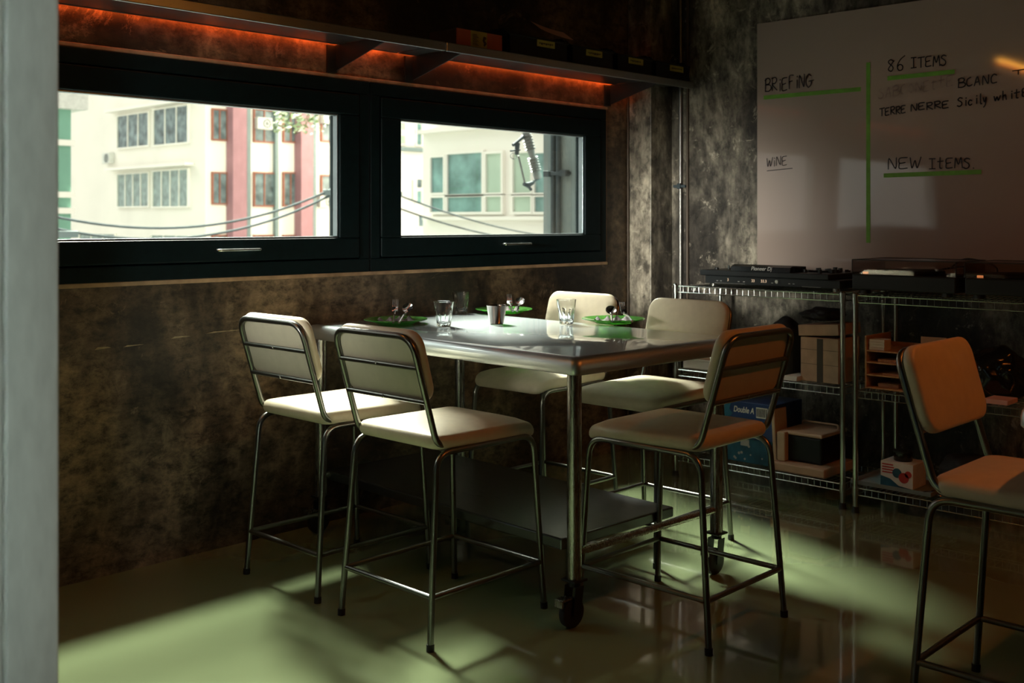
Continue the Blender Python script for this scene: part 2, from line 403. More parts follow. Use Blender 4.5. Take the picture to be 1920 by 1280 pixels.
# ---------------------------------------------------------------- wall shelf with amber light
def wall_shelf(x0, x1, brs, label):
    t = thing('wall_shelf', label, 'shelf', ((x0+x1)/2, 3.83, 2.15), 0)
    cx = (x0+x1)/2
    def P(mb, n, m, **k): return mb.obj(n, m, t, loc=None, **k)
    def L(x, y, z): return (x-cx, y-3.83, z-2.15)
    b = MB(); a = L(x0, 3.604, 2.141); c = L(x1, 3.930, 2.150); b.box(a[0], c[0], a[1], c[1], a[2], c[2])
    a = L(x0, 3.594, 2.112); c = L(x1, 3.606, 2.153); b.box(a[0], c[0], a[1], c[1], a[2], c[2], .004)
    a = L(x0, 3.928, 2.138); c = L(x1, 3.934, 2.175); b.box(a[0], c[0], a[1], c[1], a[2], c[2])
    a = L(x0, 3.934, 2.171); c = L(x1, 3.952, 2.174); b.box(a[0], c[0], a[1], c[1], a[2], c[2])
    b.obj('shelf_board', M['shelf_steel'], t)
    for bx in brs:
        b = MB()
        g = [L(bx, 3.968, 2.140), L(bx, 3.608, 2.140), L(bx, 3.608, 2.120), L(bx, 3.968, 2.022)]
        b.prism(g, (.006, 0, 0))
        a = L(bx-.045, 3.958, 2.015); c = L(bx+.006, 3.969, 2.137); b.box(a[0], c[0], a[1], c[1], a[2], c[2])
        b.obj('bracket', M['bracket'], t)
    b = MB(); a = L(x0+.02, 3.9345, 2.150); c = L(x1-.02, 3.940, 2.168); b.box(a[0], c[0], a[1], c[1], a[2], c[2])
    b.obj('light_strip', M['led'], t)['label'] = 'amber glowing light strip along the back edge'
wall_shelf(.35, 3.300, [1.0, 2.965], 'dark steel wall shelf over the left window pane, amber light behind it')
wall_shelf(3.308, 5.245, [3.42, 4.93], 'dark steel wall shelf over the right window pane, carrying boxes and black bins')
SZ = 2.1505
# flat box with a red front
t = thing('storage_box', 'flat red fronted box with a yellow label on the wall shelf', 'box', (3.5575, 3.728, SZ))
MB().box(-.147, .147, -.085, .10, 0, .085, .002).obj('box_body', M['cardboard_dk'], t)
MB().box(-.148, .148, -.091, -.0855, .003, .085).obj('box_front', M['red_card'], t)
MB().box(-.06, .045, -.0925, -.0912, .003, .085).obj('box_label', M['label_y'], t)
b = MB()
for k in range(9): b.box(-.05, -.01-(k % 3)*.006, -.0932, -.0926, .018+k*.006, .0205+k*.006)
b.tube([(.025, -.0928, .02), (.033, -.0928, .032), (.022, -.0928, .045), (.03, -.0928, .06)], [.004, .008, .006, .009], 8)
b.obj('label_print', M['cardboard_dk'], t)['kind'] = 'stuff'
# black bins with labels
def bin_(name, label, x0, x1, h, lx, tilt=0):
    t = thing(name, label, 'bin', ((x0+x1)/2, 3.728, SZ), 0, 'black bins on the wall shelf'); w2 = (x1-x0)/2
    b = MB(); y0, y1 = -.105, .12; th = .006
    b.box(-w2, w2, y0, y1, 0, th); b.box(-w2, w2, y0, y0+th, th, h-.03); b.box(-w2, w2, y1-th, y1, th, h)
    b.prism([(-w2, y0, 0), (-w2, y1, 0), (-w2, y1, h), (-w2, y0+.04, h), (-w2, y0, h-.03)], (th, 0, 0))
    b.prism([(w2-th, y0, 0), (w2-th, y1, 0), (w2-th, y1, h), (w2-th, y0+.04, h), (w2-th, y0, h-.03)], (th, 0, 0))
    b.box(-w2-.004, w2+.004, y0-.006, y0+.004, h-.036, h-.026, .002)
    b.obj('bin_body', M['black'], t)
    b = MB(); b.box(-w2+.012, w2-.012, y0+.012, y1-.012, .007, h*.62, .006); b.obj('bin_contents', M['black_cloth'], t)
    MB().box(lx-.065, lx+.065, y0-.0085, y0-.0065, h-.07, h-.037).obj('bin_label', M['label_y'], t)
    b = MB(); random.seed(int(x0*100))
    xx = lx-.05
    while xx < lx+.045:
        wd = random.uniform(.006, .014); b.box(xx, xx+wd, y0-.0092, y0-.0087, h-.058+random.uniform(-.003, .003), h-.050); xx += wd+.004
    b.obj('label_writing', M['ink'], t)
bin_('storage_bin', 'black bin with a yellow label beside the red fronted box', 3.74, 4.17, .13, .04)
bin_('storage_bin', 'second black labelled bin from the red fronted box on the wall shelf', 4.20, 4.54, .125, .0)
bin_('storage_bin', 'third black labelled bin from the red fronted box on the wall shelf', 4.57, 4.88, .122, .0)
bin_('storage_bin', 'black bin at the right end of the wall shelf in the corner', 4.91, 5.24, .12, .03)
# receipt on the first bin
b = MB(); n = 8; vs = []
p0, p1 = on_Y(1008, 52, 3.68), on_Y(1070, 68, 3.68)
for k in range(n+1):
    f = k/n; x = p0.x+(p1.x-p0.x)*f; z = 2.284+.024*(1-f)**2-.002*f+.002
    for y in (3.66, 3.73): vs.append((x, y, z+(.0 if y < 3.7 else .048)))
fs = [[2*k, 2*k+2, 2*k+3, 2*k+1] for k in range(n)]
m_ = len(vs); vs += [(x, y, z-.0008) for x, y, z in vs]; fs += [[a+m_ for a in f[::-1]] for f in fs]
b.add(vs, fs); tag(b.obj('receipt', M['pink_paper'], smooth=60), 'curled pink receipt slip lying on top of a black bin', 'receipt')

# ---------------------------------------------------------------- conduits in the corner
def conduit(m, X, Y, z0, z1, r, label, clamps=()):
    t = thing('conduit_pipe', label, 'pipe', (X, Y, z0))
    b = MB(); b.cyl((0, 0, 0), (0, 0, z1-z0), r, 12); b.obj('pipe', M[m], t, smooth=40)
    for cz, w_ in clamps:
        b = MB(); b.box(-r*1.6, r*1.2, -w_/2, w_/2, cz-z0-.008, cz-z0+.008, .002); b.box(-r*2.2, -r, -.012, .012, cz-z0-.016, cz-z0+.016, .003)
        b.obj('pipe_clamp', M['dark_grey'], t)
pc1 = on_X(1276, 400, WX-.014); conduit('conduit', WX-.013, pc1.y, 0, CZ, .011, 'bare metal conduit pipe running down the grey wall beside the corner', [(1.555, .085)])
conduit('brown_pipe', WX-.009, pc1.y-.045, 0, CZ, .008, 'thin dark pipe just right of the bare metal conduit')
conduit('brown_pipe', 5.10, WY-.010, 0, 2.14, .006, 'slim brown pipe in the angle between window wall and corner column')

# ---------------------------------------------------------------- whiteboard
BX = WX-.001
bt = on_X(1420, 45, WX-.012)
wb = thing('whiteboard', 'large glossy whiteboard with green tape and handwriting on the right wall', 'whiteboard', (BX, bt.y, 1.05))
def mk_board():
    me = MB(); ny, nz = 24, 14; y1, y0 = 0, -2.5; h = bt.z-1.05; vs = []; fs = []
    for i in range(nz+1):
        for j in range(ny+1):
            y = y1+(y0-y1)*j/ny; z = h*i/nz
            vs.append((-.012-.0022*math.sin(PI*min(1, max(0, -y/1.25)))*math.sin(PI*z/h)-.0012*math.sin(y*7)*math.sin(PI*z/h), y, z))
    for i in range(nz):
        for j in range(ny): a = i*(ny+1)+j; fs.append([a, a+1, a+ny+2, a+ny+1])
    me.add(vs, fs); me.box(-.0085, 0, y0, y1, 0, h)
    return me.obj('board_panel', M['board'], wb, smooth=30)
mk_board()
def bp_(px, py, off=.0165):
    p = on_X(px, py, WX-off); return Vector((p.x-BX, p.y-bt.y, p.z-1.05))
def tape(a, b_, w_=.022):
    A, B = bp_(*a), bp_(*b_); d = (B-A).normalized(); up = Vector((-1, 0, 0)).cross(d)*w_/2
    m_ = MB(); m_.prism([A-up, B-up, B+up, A+up], (-.0006, 0, 0)); m_.obj('green_tape', M['tape'], wb)
tape((1432, 183), (1614, 167)); tape((1628, 117), (1628, 455), .022); tape((1664, 147), (1790, 134)); tape((1657, 329), (1840, 322))
G = {
 'B': [[(0, 0), (.05, 1)], [(-.05, .85), (.3, 1.02), (.6, .85), (.5, .6), (.1, .52), (.6, .45), (.72, .2), (.45, 0), (-.02, .03)]],
 'R': [[(.05, 0), (.05, 1)], [(0, .95), (.45, 1), (.6, .78), (.4, .55), (.05, .5), (.65, 0)]],
 'i': [[(.2, .0), (.2, .62)], [(.2, .85), (.23, .9)]],
 'E': [[(.6, .98), (.05, .92), (.03, .5), (.45, .55)], [(.03, .5), (.03, .02), (.6, .05)]],
 'F': [[(.08, 0), (.08, .95), (.6, 1)], [(.08, .55), (.45, .58)]],
 'N': [[(.02, 0), (.08, .95), (.55, .05), (.62, 1)]],
 'G': [[(.6, .85), (.35, 1), (.05, .7), (.05, .25), (.3, 0), (.6, .2), (.6, .45), (.35, .45), (.95, .5)]],
 '8': [[(.55, .85), (.3, 1), (.08, .8), (.5, .35), (.35, .02), (.08, .2), (.3, .55), (.6, .9)]],
 '6': [[(.75, 1.2), (.35, .9), (.08, .4), (.2, .02), (.5, .05), (.55, .35), (.3, .5), (.12, .35)]],
 'I': [[(.3, 0), (.3, 1)], [(.02, 1), (.6, 1)], [(.02, 0), (.6, .02)]],
 'T': [[(.3, 0), (.3, .95)], [(-.05, .95), (.7, 1)]],
 'M': [[(0, 0), (.1, .95), (.35, .35), (.6, 1), (.72, .02)]],
 'S': [[(.6, .9), (.3, 1), (.08, .78), (.5, .45), (.5, .15), (.25, 0), (.0, .12)]],
 'W': [[(0, .95), (.12, .05), (.35, .7), (.5, .05), (.78, 1)]],
 't': [[(.25, 1.05), (.22, .1), (.4, 0)], [(0, .65), (.55, .7)]],
 'L': [[(.45, .95), (.1, .75), (.05, .25), (.25, .02), (.6, .12)]],
 'A': [[(0, 0), (.3, .95), (.55, 0)], [(.1, .35), (.5, .38)]],
 'C': [[(.6, .85), (.3, 1), (.05, .6), (.15, .08), (.6, .1)]],
 'O': [[(.3, .9), (.05, .5), (.3, .05), (.6, .4), (.3, .9)]],
 'l': [[(.2, 1.15), (.2, .1), (.35, 0)]],
 'c': [[(.45, .5), (.2, .6), (.05, .3), (.2, 0), (.45, .1)]],
 'y': [[(.05, .6), (.2, .1), (.4, .6), (.3, -.2), (.1, -.5)]],
 'w': [[(0, .6), (.12, .05), (.3, .5), (.45, .05), (.65, .6)]],
 'h': [[(.1, 1.1), (.1, 0)], [(.1, .4), (.35, .6), (.45, 0)]],
 'e': [[(.05, .3), (.4, .4), (.25, .62), (.05, .3), (.2, 0), (.5, .1)]],
 '.': [[(.1, .02), (.14, .06)]], ' ': [],
}
def hand(txt, a, b_, hpx, m, lw=.0055, seed=1):
    random.seed(seed); A, B = bp_(*a, .0175), bp_(*b_, .0175); d = (B-A); adv = sum(.45 if c in 'il.' else .5 if c == ' ' else .82 for c in txt)
    s = d.length/adv; d.normalize(); up = Vector((0, 0, 1)); hh = (bp_(a[0], a[1]-hpx)-bp_(*a)).z
    m_ = MB(); x = 0
    for c in txt:
        j = random.uniform(-.06, .06)
        for st in G[c]:
            pts = [A+d*(x+px_*1.0)*s+up*(py_+j)*hh for px_, py_ in st]
            q = []
            for i in range(len(pts)-1):       # gentle smoothing of the stroke
                p0 = pts[max(i-1, 0)]; p1 = pts[i]; p2 = pts[i+1]; p3 = pts[min(i+2, len(pts)-1)]
                for k in range(4):
                    t_ = k/4; q.append(.5*((2*p1)+(p2-p0)*t_+(2*p0-5*p1+4*p2-p3)*t_**2+(3*p1-p0-3*p2+p3)*t_**3))
            q.append(pts[-1])
            for i in range(len(q)-1):
                e = q[i+1]-q[i]
                if e.length < 1e-5: continue
                e.normalize(); nn = Vector((-1, 0, 0)).cross(e)*lw/2
                m_.add([q[i]-nn-e*lw*.3, q[i+1]-nn+e*lw*.3, q[i+1]+nn+e*lw*.3, q[i]+nn-e*lw*.3], [[0, 1, 2, 3]])
        x += .45 if c in 'il.' else .5 if c == ' ' else .82
    o = m_.obj('handwriting', m, wb)
hand('BRiEFiNG', (1435, 173), (1524, 162), 24, M['ink'], seed=2)
hand('86', (1664, 134), (1698, 131), 22, M['ink'], seed=3)
hand('ITEMS', (1708, 127), (1778, 121), 19, M['ink'], seed=4)
hand('SABLONEttE', (1647, 186), (1790, 160), 19, M['ink_faint'], .004, seed=5)
hand('BLANC', (1797, 165), (1873, 154), 17, M['ink'], seed=6)
hand('TERRE', (1650, 217), (1700, 211), 14, M['ink'], .006, seed=7)
hand('NERRE', (1708, 208), (1782, 201), 13, M['ink'], .006, seed=8)
hand('Sicily', (1795, 200), (1856, 191), 16, M['ink'], .006, seed=9)
hand('whitE', (1864, 190), (1932, 179), 15, M['ink'], .006, seed=10)
hand('T', (1900, 140), (1925, 137), 8, M['ink'], .005, seed=14)
hand('WiNE', (1438, 313), (1478, 309), 17, M['ink'], .004, seed=11)
hand('NEW', (1665, 317), (1728, 316), 21, M['ink'], seed=12)
hand('ItEMS.', (1742, 316), (1832, 315), 19, M['ink'], seed=13)
A, B = bp_(1438, 321, .0175), bp_(1486, 316, .0175)
MB().prism([A, B, B+Vector((0, 0, .004)), A+Vector((0, 0, .004))], (-.0003, 0, 0)).obj('underline', M['ink'], wb)

# ---------------------------------------------------------------- stools
def make_chair():
    t = thing('counter_chair', 'x', 'chair', group='cream counter chairs')
    r = .0105
    for s in (-1, 1):
        yf, yt = .228*s, .207*s
        path = fillet([(-.268, yf, .006), (-.222, yt, .607), (.228, yt, .607), (.262, yf, .006)], .062, 8)
        b = MB(); b.tube(path, r, 12); b.obj('side_frame', M['chair_metal'], t, smooth=50)
        for xx in (-.268, .262):
            c = MB(); c.cyl((xx, yf, 0), (xx+(.0008 if xx < 0 else -.0008), yf-.0004*s, .022), r+.0025, 12); c.obj('foot_cap', M['rubber'], t, smooth=50)
    def at(x0, z):   # leg centre at height z
        f = (z-.006)/.6
        return (-.268+.046*f if x0 < 0 else .262-.034*f), .228-.021*f
    zr = .163; xb, yb = at(-1, zr); xf, _ = at(1, zr)
    MB().cyl((xb, -yb, zr), (xb, yb, zr), .009, 12).obj('foot_rail', M['chair_metal'], t, smooth=50)
    MB().cyl((xf, -yb, zr), (xf, yb, zr), .009, 12).obj('foot_rail', M['chair_metal'], t, smooth=50)
    for s in (-1, 1): MB().cyl((xb, s*yb, zr), (xf, s*yb, zr), .009, 12).obj('foot_rail', M['chair_metal'], t, smooth=50)
    for xx in (-.12, .14): MB().cyl((xx, -.207, .607), (xx, .207, .607), .008, 10).obj('seat_support', M['chair_metal'], t, smooth=50)
    # back hoop
    lean = lambda z: -.222-(z-.63)*.28
    hy = .199
    hoop = [(-.12, -hy, .622), (-.212, -hy, .626), (lean(.985), -hy, .985), (lean(.985), hy, .985), (-.212, hy, .626), (-.12, hy, .622)]
    pts = []
    P = [Vector(p) for p in hoop]
    pts = [P[0]]+fillet([P[0], P[1], (P[1]+P[2])/2], .05, 6)[1:-1]+fillet([(P[1]+P[2])/2, P[2], P[3], (P[3]+P[4])/2], .065, 8)[1:-1]+fillet([(P[3]+P[4])/2, P[4], P[5]], .05, 6)[1:-1]+[P[5]]
    b = MB(); b.tube(pts, r, 12); b.obj('back_frame', M['chair_metal'], t, smooth=50)
    for zb in (.885, .775):
        cb = MB().cyl((lean(zb), -hy, zb), (lean(zb), hy, zb), .008, 10).obj('crossbar', M['chair_metal'], t, smooth=50)
        sb = MB(); sb.lathe([(.0001, 0), (.006, .001), (.006, .004), (.003, .006), (.0001, .006)], (lean(zb)-.008, 0, zb), 12, Matrix.Rotation(-PI/2, 4, 'Y')); sb.obj('screw', M['chair_metal'], cb, smooth=40)
    # seat
    def fs(x, y, z):
        drop = .0 if x < .12 else -1.9*(x-.12)**2
        return Vector((x+.014, y, .6165+z+drop-.10*max(0, abs(y)-.14)**1.3))
    b = MB(); cushion(b, .48, .43, .048, .05, .017, .016, fs); b.obj('seat', M['cream'], t, smooth=60)
    # back pad: leaning with the hoop, in front of it
    th = math.atan(.28); R = Matrix.Rotation(-th, 4, 'Y')
    def fb(x, y, z):                      # x: up, y: across, z: forward thickness
        v = R @ Vector((z, y, x)); zc = .882; return v+Vector((lean(zc)+.012, 0, zc))
    b = MB(); cushion(b, .243, .415, .034, .055, .010, .008, lambda x, y, z: fb(x, y, z)); b.obj('backrest', M['cream'], t, smooth=60)
    b = MB(); b.prism([fb(x, y, -.0005) for x, y in rrect(.225, .395, .05)], fb(0, 0, -.003)-fb(0, 0, -.0005)); b.obj('back_panel', M['cream_back'], t)
    return t
ch = make_chair()
CH = [(2.535, 2.768, 0, 'cream counter chair with its back to the camera, just left of the near table corner'),
      (2.548, 3.378, 0, 'cream counter chair with its back to the camera, nearest the stained wall'),
      (3.705, 3.375, PI, 'cream counter chair across the table on the window side, facing the camera'),
      (3.68, 2.745, PI, 'cream counter chair across the table, lit cream and nearest the wire shelving'),
      (3.075, 2.163, PI/2, 'counter chair tinted orange, at the right end of the steel table'),
      (3.075, .985, -PI/2, 'orange lit counter chair cut off by the right edge, apart from the table')]
for k, (x, y, rz, lab) in enumerate(CH):
    o = ch if k == 0 else copy_tree(ch)
    o.location = (x, y, 0); o.rotation_euler = (0, 0, rz); o['label'] = lab

# ---------------------------------------------------------------- steel tables
def make_table(W, D, label, loc, rz):
    """origin at the near-left corner on the floor, W along x, D along y"""
    t = thing('steel_table', label, 'table', loc, rz, 'stainless steel work tables')
    zt = .9; b = MB()
    prof = [(0, 0), (.004, .0), ]
    # top with rolled front edge: loft of rounded rectangles
    rings = []
    def ring(ins, z): return [(x+W/2, y+D/2, z) for x, y in rrect(W-2*ins, D-2*ins, .028, 5)]
    lv = [(.014, zt-.060), (.003, zt-.059), (0, zt-.054), (0, zt-.032), (.0024, zt-.019), (.0085, zt-.0085), (.018, zt-.0025), (.030, zt)]
    vs = [[b.bm.verts.new(p) for p in ring(i, z)] for i, z in lv]
    n = len(vs[0])
    for i in range(len(vs)-1):
        for j in range(n): b.bm.faces.new([vs[i][j], vs[i][(j+1) % n], vs[i+1][(j+1) % n], vs[i+1][j]])
    b.bm.faces.new(vs[-1]); b.bm.faces.new(vs[0][::-1])
    b.obj('tabletop', M['steel'], t, smooth=35)
    L = [(.048, .055), (W-.11, .055), (.048, D-.06), (W-.11, D-.06)]
    for x, y in L:
        b = MB(); b.cyl((x, y, .16), (x, y, zt-.05), .0245, 24); b.obj('leg', M['steel_leg'], t, smooth=40)
        c = MB(); c.box(x-.032, x+.032, y-.032, y+.032, .152, .160, .003); c.cyl((x, y, .135), (x, y, .152), .02, 16)
        for s in (-1, 1):
            c.prism([(x-.03+.01, y+s*.022, .137), (x+.02, y+s*.022, .137), (x+.005, y+s*.022, .045), (x-.03, y+s*.022, .045)], (0, .003*s, 0))
        cs = c.obj('caster', M['bracket'], t)
        wl = MB(); prof = [(.006, -.014), (.040, -.015), (.0485, -.011), (.050, 0), (.0485, .011), (.040, .015), (.006, .014)]
        wl.lathe(prof, (x-.014, y, .0505), 28, Matrix.Rotation(PI/2, 4, 'X')); wl.obj('wheel', M['rubber'], cs, smooth=40)
        bk = MB(); bk.box(x-.075, x-.028, y-.018, y+.018, .098, .106, .003); bk.box(x-.078, x-.070, y-.018, y+.018, .08, .104, .002)
        bk.obj('brake_pedal', M['steel_leg'], cs)
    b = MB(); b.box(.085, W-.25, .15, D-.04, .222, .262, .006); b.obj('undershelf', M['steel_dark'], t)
    for y in (.055, D-.06): MB().cyl((.048, y, .245), (W-.11, y, .245), .014, 14).obj('rail', M['steel_leg'], t, smooth=40)
    return t
make_table(.95, 1.62, 'large stainless steel work table on casters, set with green plates and glasses', (2.690, 2.300, 0), math.radians(-2.6))
make_table(.95, 1.55, 'second steel table, only its rounded corner showing at the right edge', (2.765, -.60, 0), 0)

# ---------------------------------------------------------------- tableware
TZ = .9
def tabpt(px, py): return on_h(px, py, TZ)
def plate(px, py, label, r=.138):
    p = tabpt(px, py)
    prof = [(.0001, .002), (r*.5, .002), (r*.52, .0), (r*.56, .0), (r*.6, .003), (r*.82, .013), (r, .019), (r+.001, .0215), (r-.002, .023), (r*.82, .018), (r*.58, .0075), (r*.3, .0065), (.0001, .0065)]
    b = MB(); b.lathe(prof, (0, 0, 0), 64); o = b.obj('plate', M['green_glass'], None, smooth=35, loc=(p.x, p.y, TZ+.0006))
    tag(o, label, 'plate', 'green glass plates on the steel table'); return p
P1 = plate(742, 607, 'green glass plate in front of the two tumblers, leftmost on the table')
P2 = plate(945, 587, 'green glass plate behind the small steel cup')
P3 = plate(1150, 606, 'dark green glass plate at the right, nearest the orange chair')
def make_glass():
    t = None; R0, R1, h = .0295, .0435, .109
    def rad(z): return R0+(R1-R0)*(z/h)**.9
    zs = [0, .004, .010, .03, .05, .066, .072, .078, .09, .104, .106]
    prof = [(.0001, .0)]+[(rad(z)*(.93 if z == 0 else 1), z) for z in zs]+[(rad(.105)-.0025, .1055), (rad(.085)-.003, .085), (rad(.05)-.0055, .05), (rad(.02)-.006, .018), (.018, .011), (.0001, .010)]
    def rmod(i, a):
        if 3 <= i <= 6: return 1-.12*abs(math.sin(a*4.5))**.7 if i < 6 else 1-.05*abs(math.sin(a*4.5))
        return 1
    b = MB(); b.lathe(prof, (0, 0, 0), 72, rmod=rmod); return b.obj('glass_tumbler', M['tumbler'], None, smooth=50)
g0 = make_glass()
for k, (px, py, lab) in enumerate([(832, 612, 'faceted glass tumbler, nearer one of the pair beside the left plate'),
                                   (865, 588, 'faceted glass tumbler, farther one of the pair, against the wall'),
                                   (1062, 607, 'faceted glass tumbler standing alone beside the right green plate')]):
    o = g0 if k == 0 else copy_tree(g0); p = tabpt(px, py); o.location = (p.x, p.y, TZ+.0006); o.rotation_euler = (0, 0, k)
    tag(o, lab, 'glass', 'faceted tumblers on the steel table')
p = tabpt(931, 607.5)
b = MB(); b.lathe([(.0001, .001), (.027, .0), (.0305, .003), (.0435, .079), (.0445, .081), (.0440, .0825), (.0425, .081), (.0295, .005), (.0001, .004)], (0, 0, 0), 48)
tag(b.obj('steel_cup', M['cup'], None, smooth=35, loc=(p.x, p.y, TZ+.0006)), 'small tapered stainless steel cup in the middle of the table', 'cup')
# napkins, forks, spoons
def napkin(P, ang, label, dx=0, dy=0):
    b = MB(); n = 26; vs = []
    for i in range(n+1):
        for j in range(5):
            x = -.085+.17*i/n; y = -.03+.06*j/4
            q = i*10/26; z = .012+.020*math.sin(q*1.25+.6)**2*(1-abs(j-2)/2.6)+.003*math.sin(q*2.1+j)
            vs.append((x, y+.006*math.sin(i*.65), z))
    fs = [[i*5+j, (i+1)*5+j, (i+1)*5+j+1, i*5+j+1] for i in range(n) for j in range(4)]
    m_ = len(vs); base = [(x, y, .0085) for x, y, z in vs]
    b.add(vs, fs); b.add(base, [f[::-1] for f in fs])
    rim = [i*5 for i in range(n+1)]; rim2 = [i*5+4 for i in range(n+1)]
    for rr in (rim, rim2):
        for i in range(n): b.add([vs[rr[i]], vs[rr[i+1]], base[rr[i+1]], base[rr[i]]], [[0, 1, 2, 3]])
    o = b.obj('napkin', M['napkin'], None, smooth=40, loc=(P.x+dx, P.y+dy, TZ)); o.rotation_euler = (0, 0, ang)
    tag(o, label, 'napkin', 'folded napkins on the green plates')
def curl(b, deg=24, s_=1.12):           # head bent up from the neck
    a = math.radians(deg)
    for v in b.bm.verts:
        if v.co.x > .010:
            x, z = v.co.x-.010, v.co.z; v.co.x = .010+x*math.cos(a)-z*math.sin(a); v.co.z = z*math.cos(a)+x*math.sin(a)
        v.co *= s_
    return b
def fork_mesh():
    b = MB()
    h = fillet([(-.16, 0, 0), (-.05, 0, .004), (0, 0, -.003), (.018, 0, .0)], .03, 5)
    b.tube(h, [.0045]*len(h), 8)
    b.box(.012, .040, -.0115, .0115, -.001, .0015, .001)
    for k in range(4):
        y = -.0095+k*.0063; b.tube([(.038, y, 0), (.060, y, .001), (.082, y, .006)], [.0016, .0015, .0009], 6)
    return curl(b)
def spoon_mesh():
    b = MB(); h = fillet([(-.16, 0, 0), (-.05, 0, .004), (0, 0, -.002), (.014, 0, 0)], .03, 5); b.tube(h, [.0045]*len(h), 8)
    n, k = 20, 4; rows = []
    for sgn, off in ((1, 0), (-1, -.0016)):
        c = [(.038, 0, off-.007)]
        for i in range(1, k+1):
            f = i/k
            for j in range(n):
                a = 2*PI*j/n; c.append((.038+.029*f*math.cos(a), .0205*f*math.sin(a), off-.007*(1-f*f)))
        fs = [[0, 1+j, 1+(j+1) % n] for j in range(n)]
        for i in range(k-1):
            for j in range(n): fs.append([1+i*n+j, 1+(i+1)*n+j, 1+(i+1)*n+(j+1) % n, 1+i*n+(j+1) % n])
        b.add(c, fs)
    return curl(b)
fk = fork_mesh().obj('fork', M['cutlery'], None, smooth=40); sp = spoon_mesh().obj('spoon', M['cutlery'], None, smooth=40)
def place(o, P, dx, dy, dz, rz, pitch, lab, cat, grp, first):
    o = o if first else copy_tree(o); o.location = (P.x+dx, P.y+dy, TZ+dz); o.rotation_euler = (0, -pitch, rz)
    tag(o, lab, cat, grp)
rt = math.radians
away = math.atan2(VY, VX)
ex, ey = VY, -VX      # screen right
sets = [(P1, 'left plate', rt(20)), (P2, 'plate behind the steel cup', rt(-5)), (P3, 'right dark green plate', rt(10))]
for k, (P, w_, a) in enumerate(sets):
    napkin(P, away-rt(90)+a, 'crumpled dark napkin on the %s' % w_, .005, 0)
    fo = {0: -.004, 1: .03, 2: .05}[k]; so = {0: .045, 1: .075, 2: -.01}[k]
    place(fk, P, ex*fo, ey*fo, .050 if k == 0 else .041, away+rt(4), rt(9 if k == 0 else 5), 'steel fork with raised tines on the %s' % w_, 'fork', 'forks on the green plates', k == 0)
    place(sp, P, ex*so, ey*so, .050 if k == 0 else .041, away-rt(4), rt(9 if k == 0 else 5), 'steel spoon leaning on the napkin of the %s' % w_, 'spoon', 'spoons on the green plates', k == 0)

# ---------------------------------------------------------------- wire shelving
def wire_unit(y0, y1, xf, xb, levels, label, rz=0):
    W, D = y1-y0, xb-xf
    t = thing('wire_shelf_unit', label, 'shelving', (xf, y1, 0), rz, 'chrome wire shelving units')
    # local: x depth 0..D, y 0..-W
    for x in (0, D):
        for y in (0, -W):
            b = MB(); b.cyl((x, y, .02), (x, y, 1.012), .0125, 14)
            for k in range(38): b.cyl((x, y, .06+k*.0254), (x, y, .0625+k*.0254), .0134, 14)
            b.cyl((x, y, 1.012), (x, y, 1.018), .0135, 14, .010)
            po = b.obj('post', M['chrome'], t, smooth=40)
            MB().cyl((x, y, 0), (x, y, .03), .019, 14, .014).obj('post_foot', M['rubber'], po, smooth=40)
    for z in levels:
        b = MB(); zt, zb = z, z-.032; rw = .0028
        for x in (0, D):
            b.cyl((x, -.012, zt), (x, -W+.012, zt), rw, 6); b.cyl((x, -.012, zb), (x, -W+.012, zb), rw, 6)
            n = int(W/.033)
            for k in range(n+1):
                y = -.015-(W-.03)*k/n; b.cyl((x, y, zb), (x, y, zt), .0018, 5)
        for y in (0, -W):
            b.cyl((.012, y, zt), (D-.012, y, zt), rw, 6); b.cyl((.012, y, zb), (D-.012, y, zb), rw, 6)
            n = int(D/.033)
            for k in range(n+1):
                x = .015+(D-.03)*k/n; b.cyl((x, y, zb), (x, y, zt), .0018, 5)
        n = int(W/.026)
        for k in range(1, n):
            y = -W*k/n; b.cyl((0, y, zt+.003), (D, y, zt+.003), .0016, 5)
        for x in (D*.33, D*.66): b.cyl((x, 0, zt), (x, -W, zt), rw, 6)
        for x in (0, D):
            for y in (0, -W): b.cyl((x, y, zb-.006), (x, y, zt+.006), .0165, 12)
        b.obj('wire_shelf', M['chrome'], t, smooth=40)
    return t
XF, XB = 4.735, 5.16
UY1 = on_X(1267, 545, XF).y; UY0 = on_X(1580, 560, XF).y
wire_unit(UY0, UY1, XF, XB, (1.005, .565, .115), 'chrome wire shelving unit left of the pair, nearest the room corner')
VY1 = on_X(1604, 560, XF-.02).y
wire_unit(VY1-.93, VY1, XF-.02, XB-.02, (1.005, .565, .115), 'chrome wire shelving unit at the right, under the turntables')
S1, S2, S3 = 1.0098, .5698, .1198     # things stand on the wires
def yat(px, X): return on_X(px, 500, X).y
def hat(px, py, X): return on_X(px, py, X).z

# media player under the mixing controller
ya, yb = yat(1322, 4.80), yat(1575, 4.80)
t = thing('media_player', 'black player with lit digits on its face, under the mixing controller', 'player', (4.97, (ya+yb)/2, S1)); hw = (ya-yb)/2
MB().box(-.17, .17, -hw, hw, .014, .055, .003).obj('case', M['black'], t)
for sx in (-.14, .14):
    for sy in (-hw+.035, hw-.035): MB().cyl((sx, sy, 0), (sx, sy, .0145), .018, 16).obj('foot', M['steel_leg'], t, smooth=40)
for px, s_ in ((1365, '3'), (1412, '33'), (1432, '33.3')):
    y = yat(px, 4.80)-(ya+yb)/2; text_obj('digits', s_, .020, M['display'], t, face_negX(Vector((-.1708, y, .036))))
b = MB()
for px in (1345, 1352, 1385, 1395, 1448, 1457, 1480, 1488): y = yat(px, 4.8)-(ya+yb)/2; b.box(-.1715, -.170, y-.005, y+.005, .028, .031)
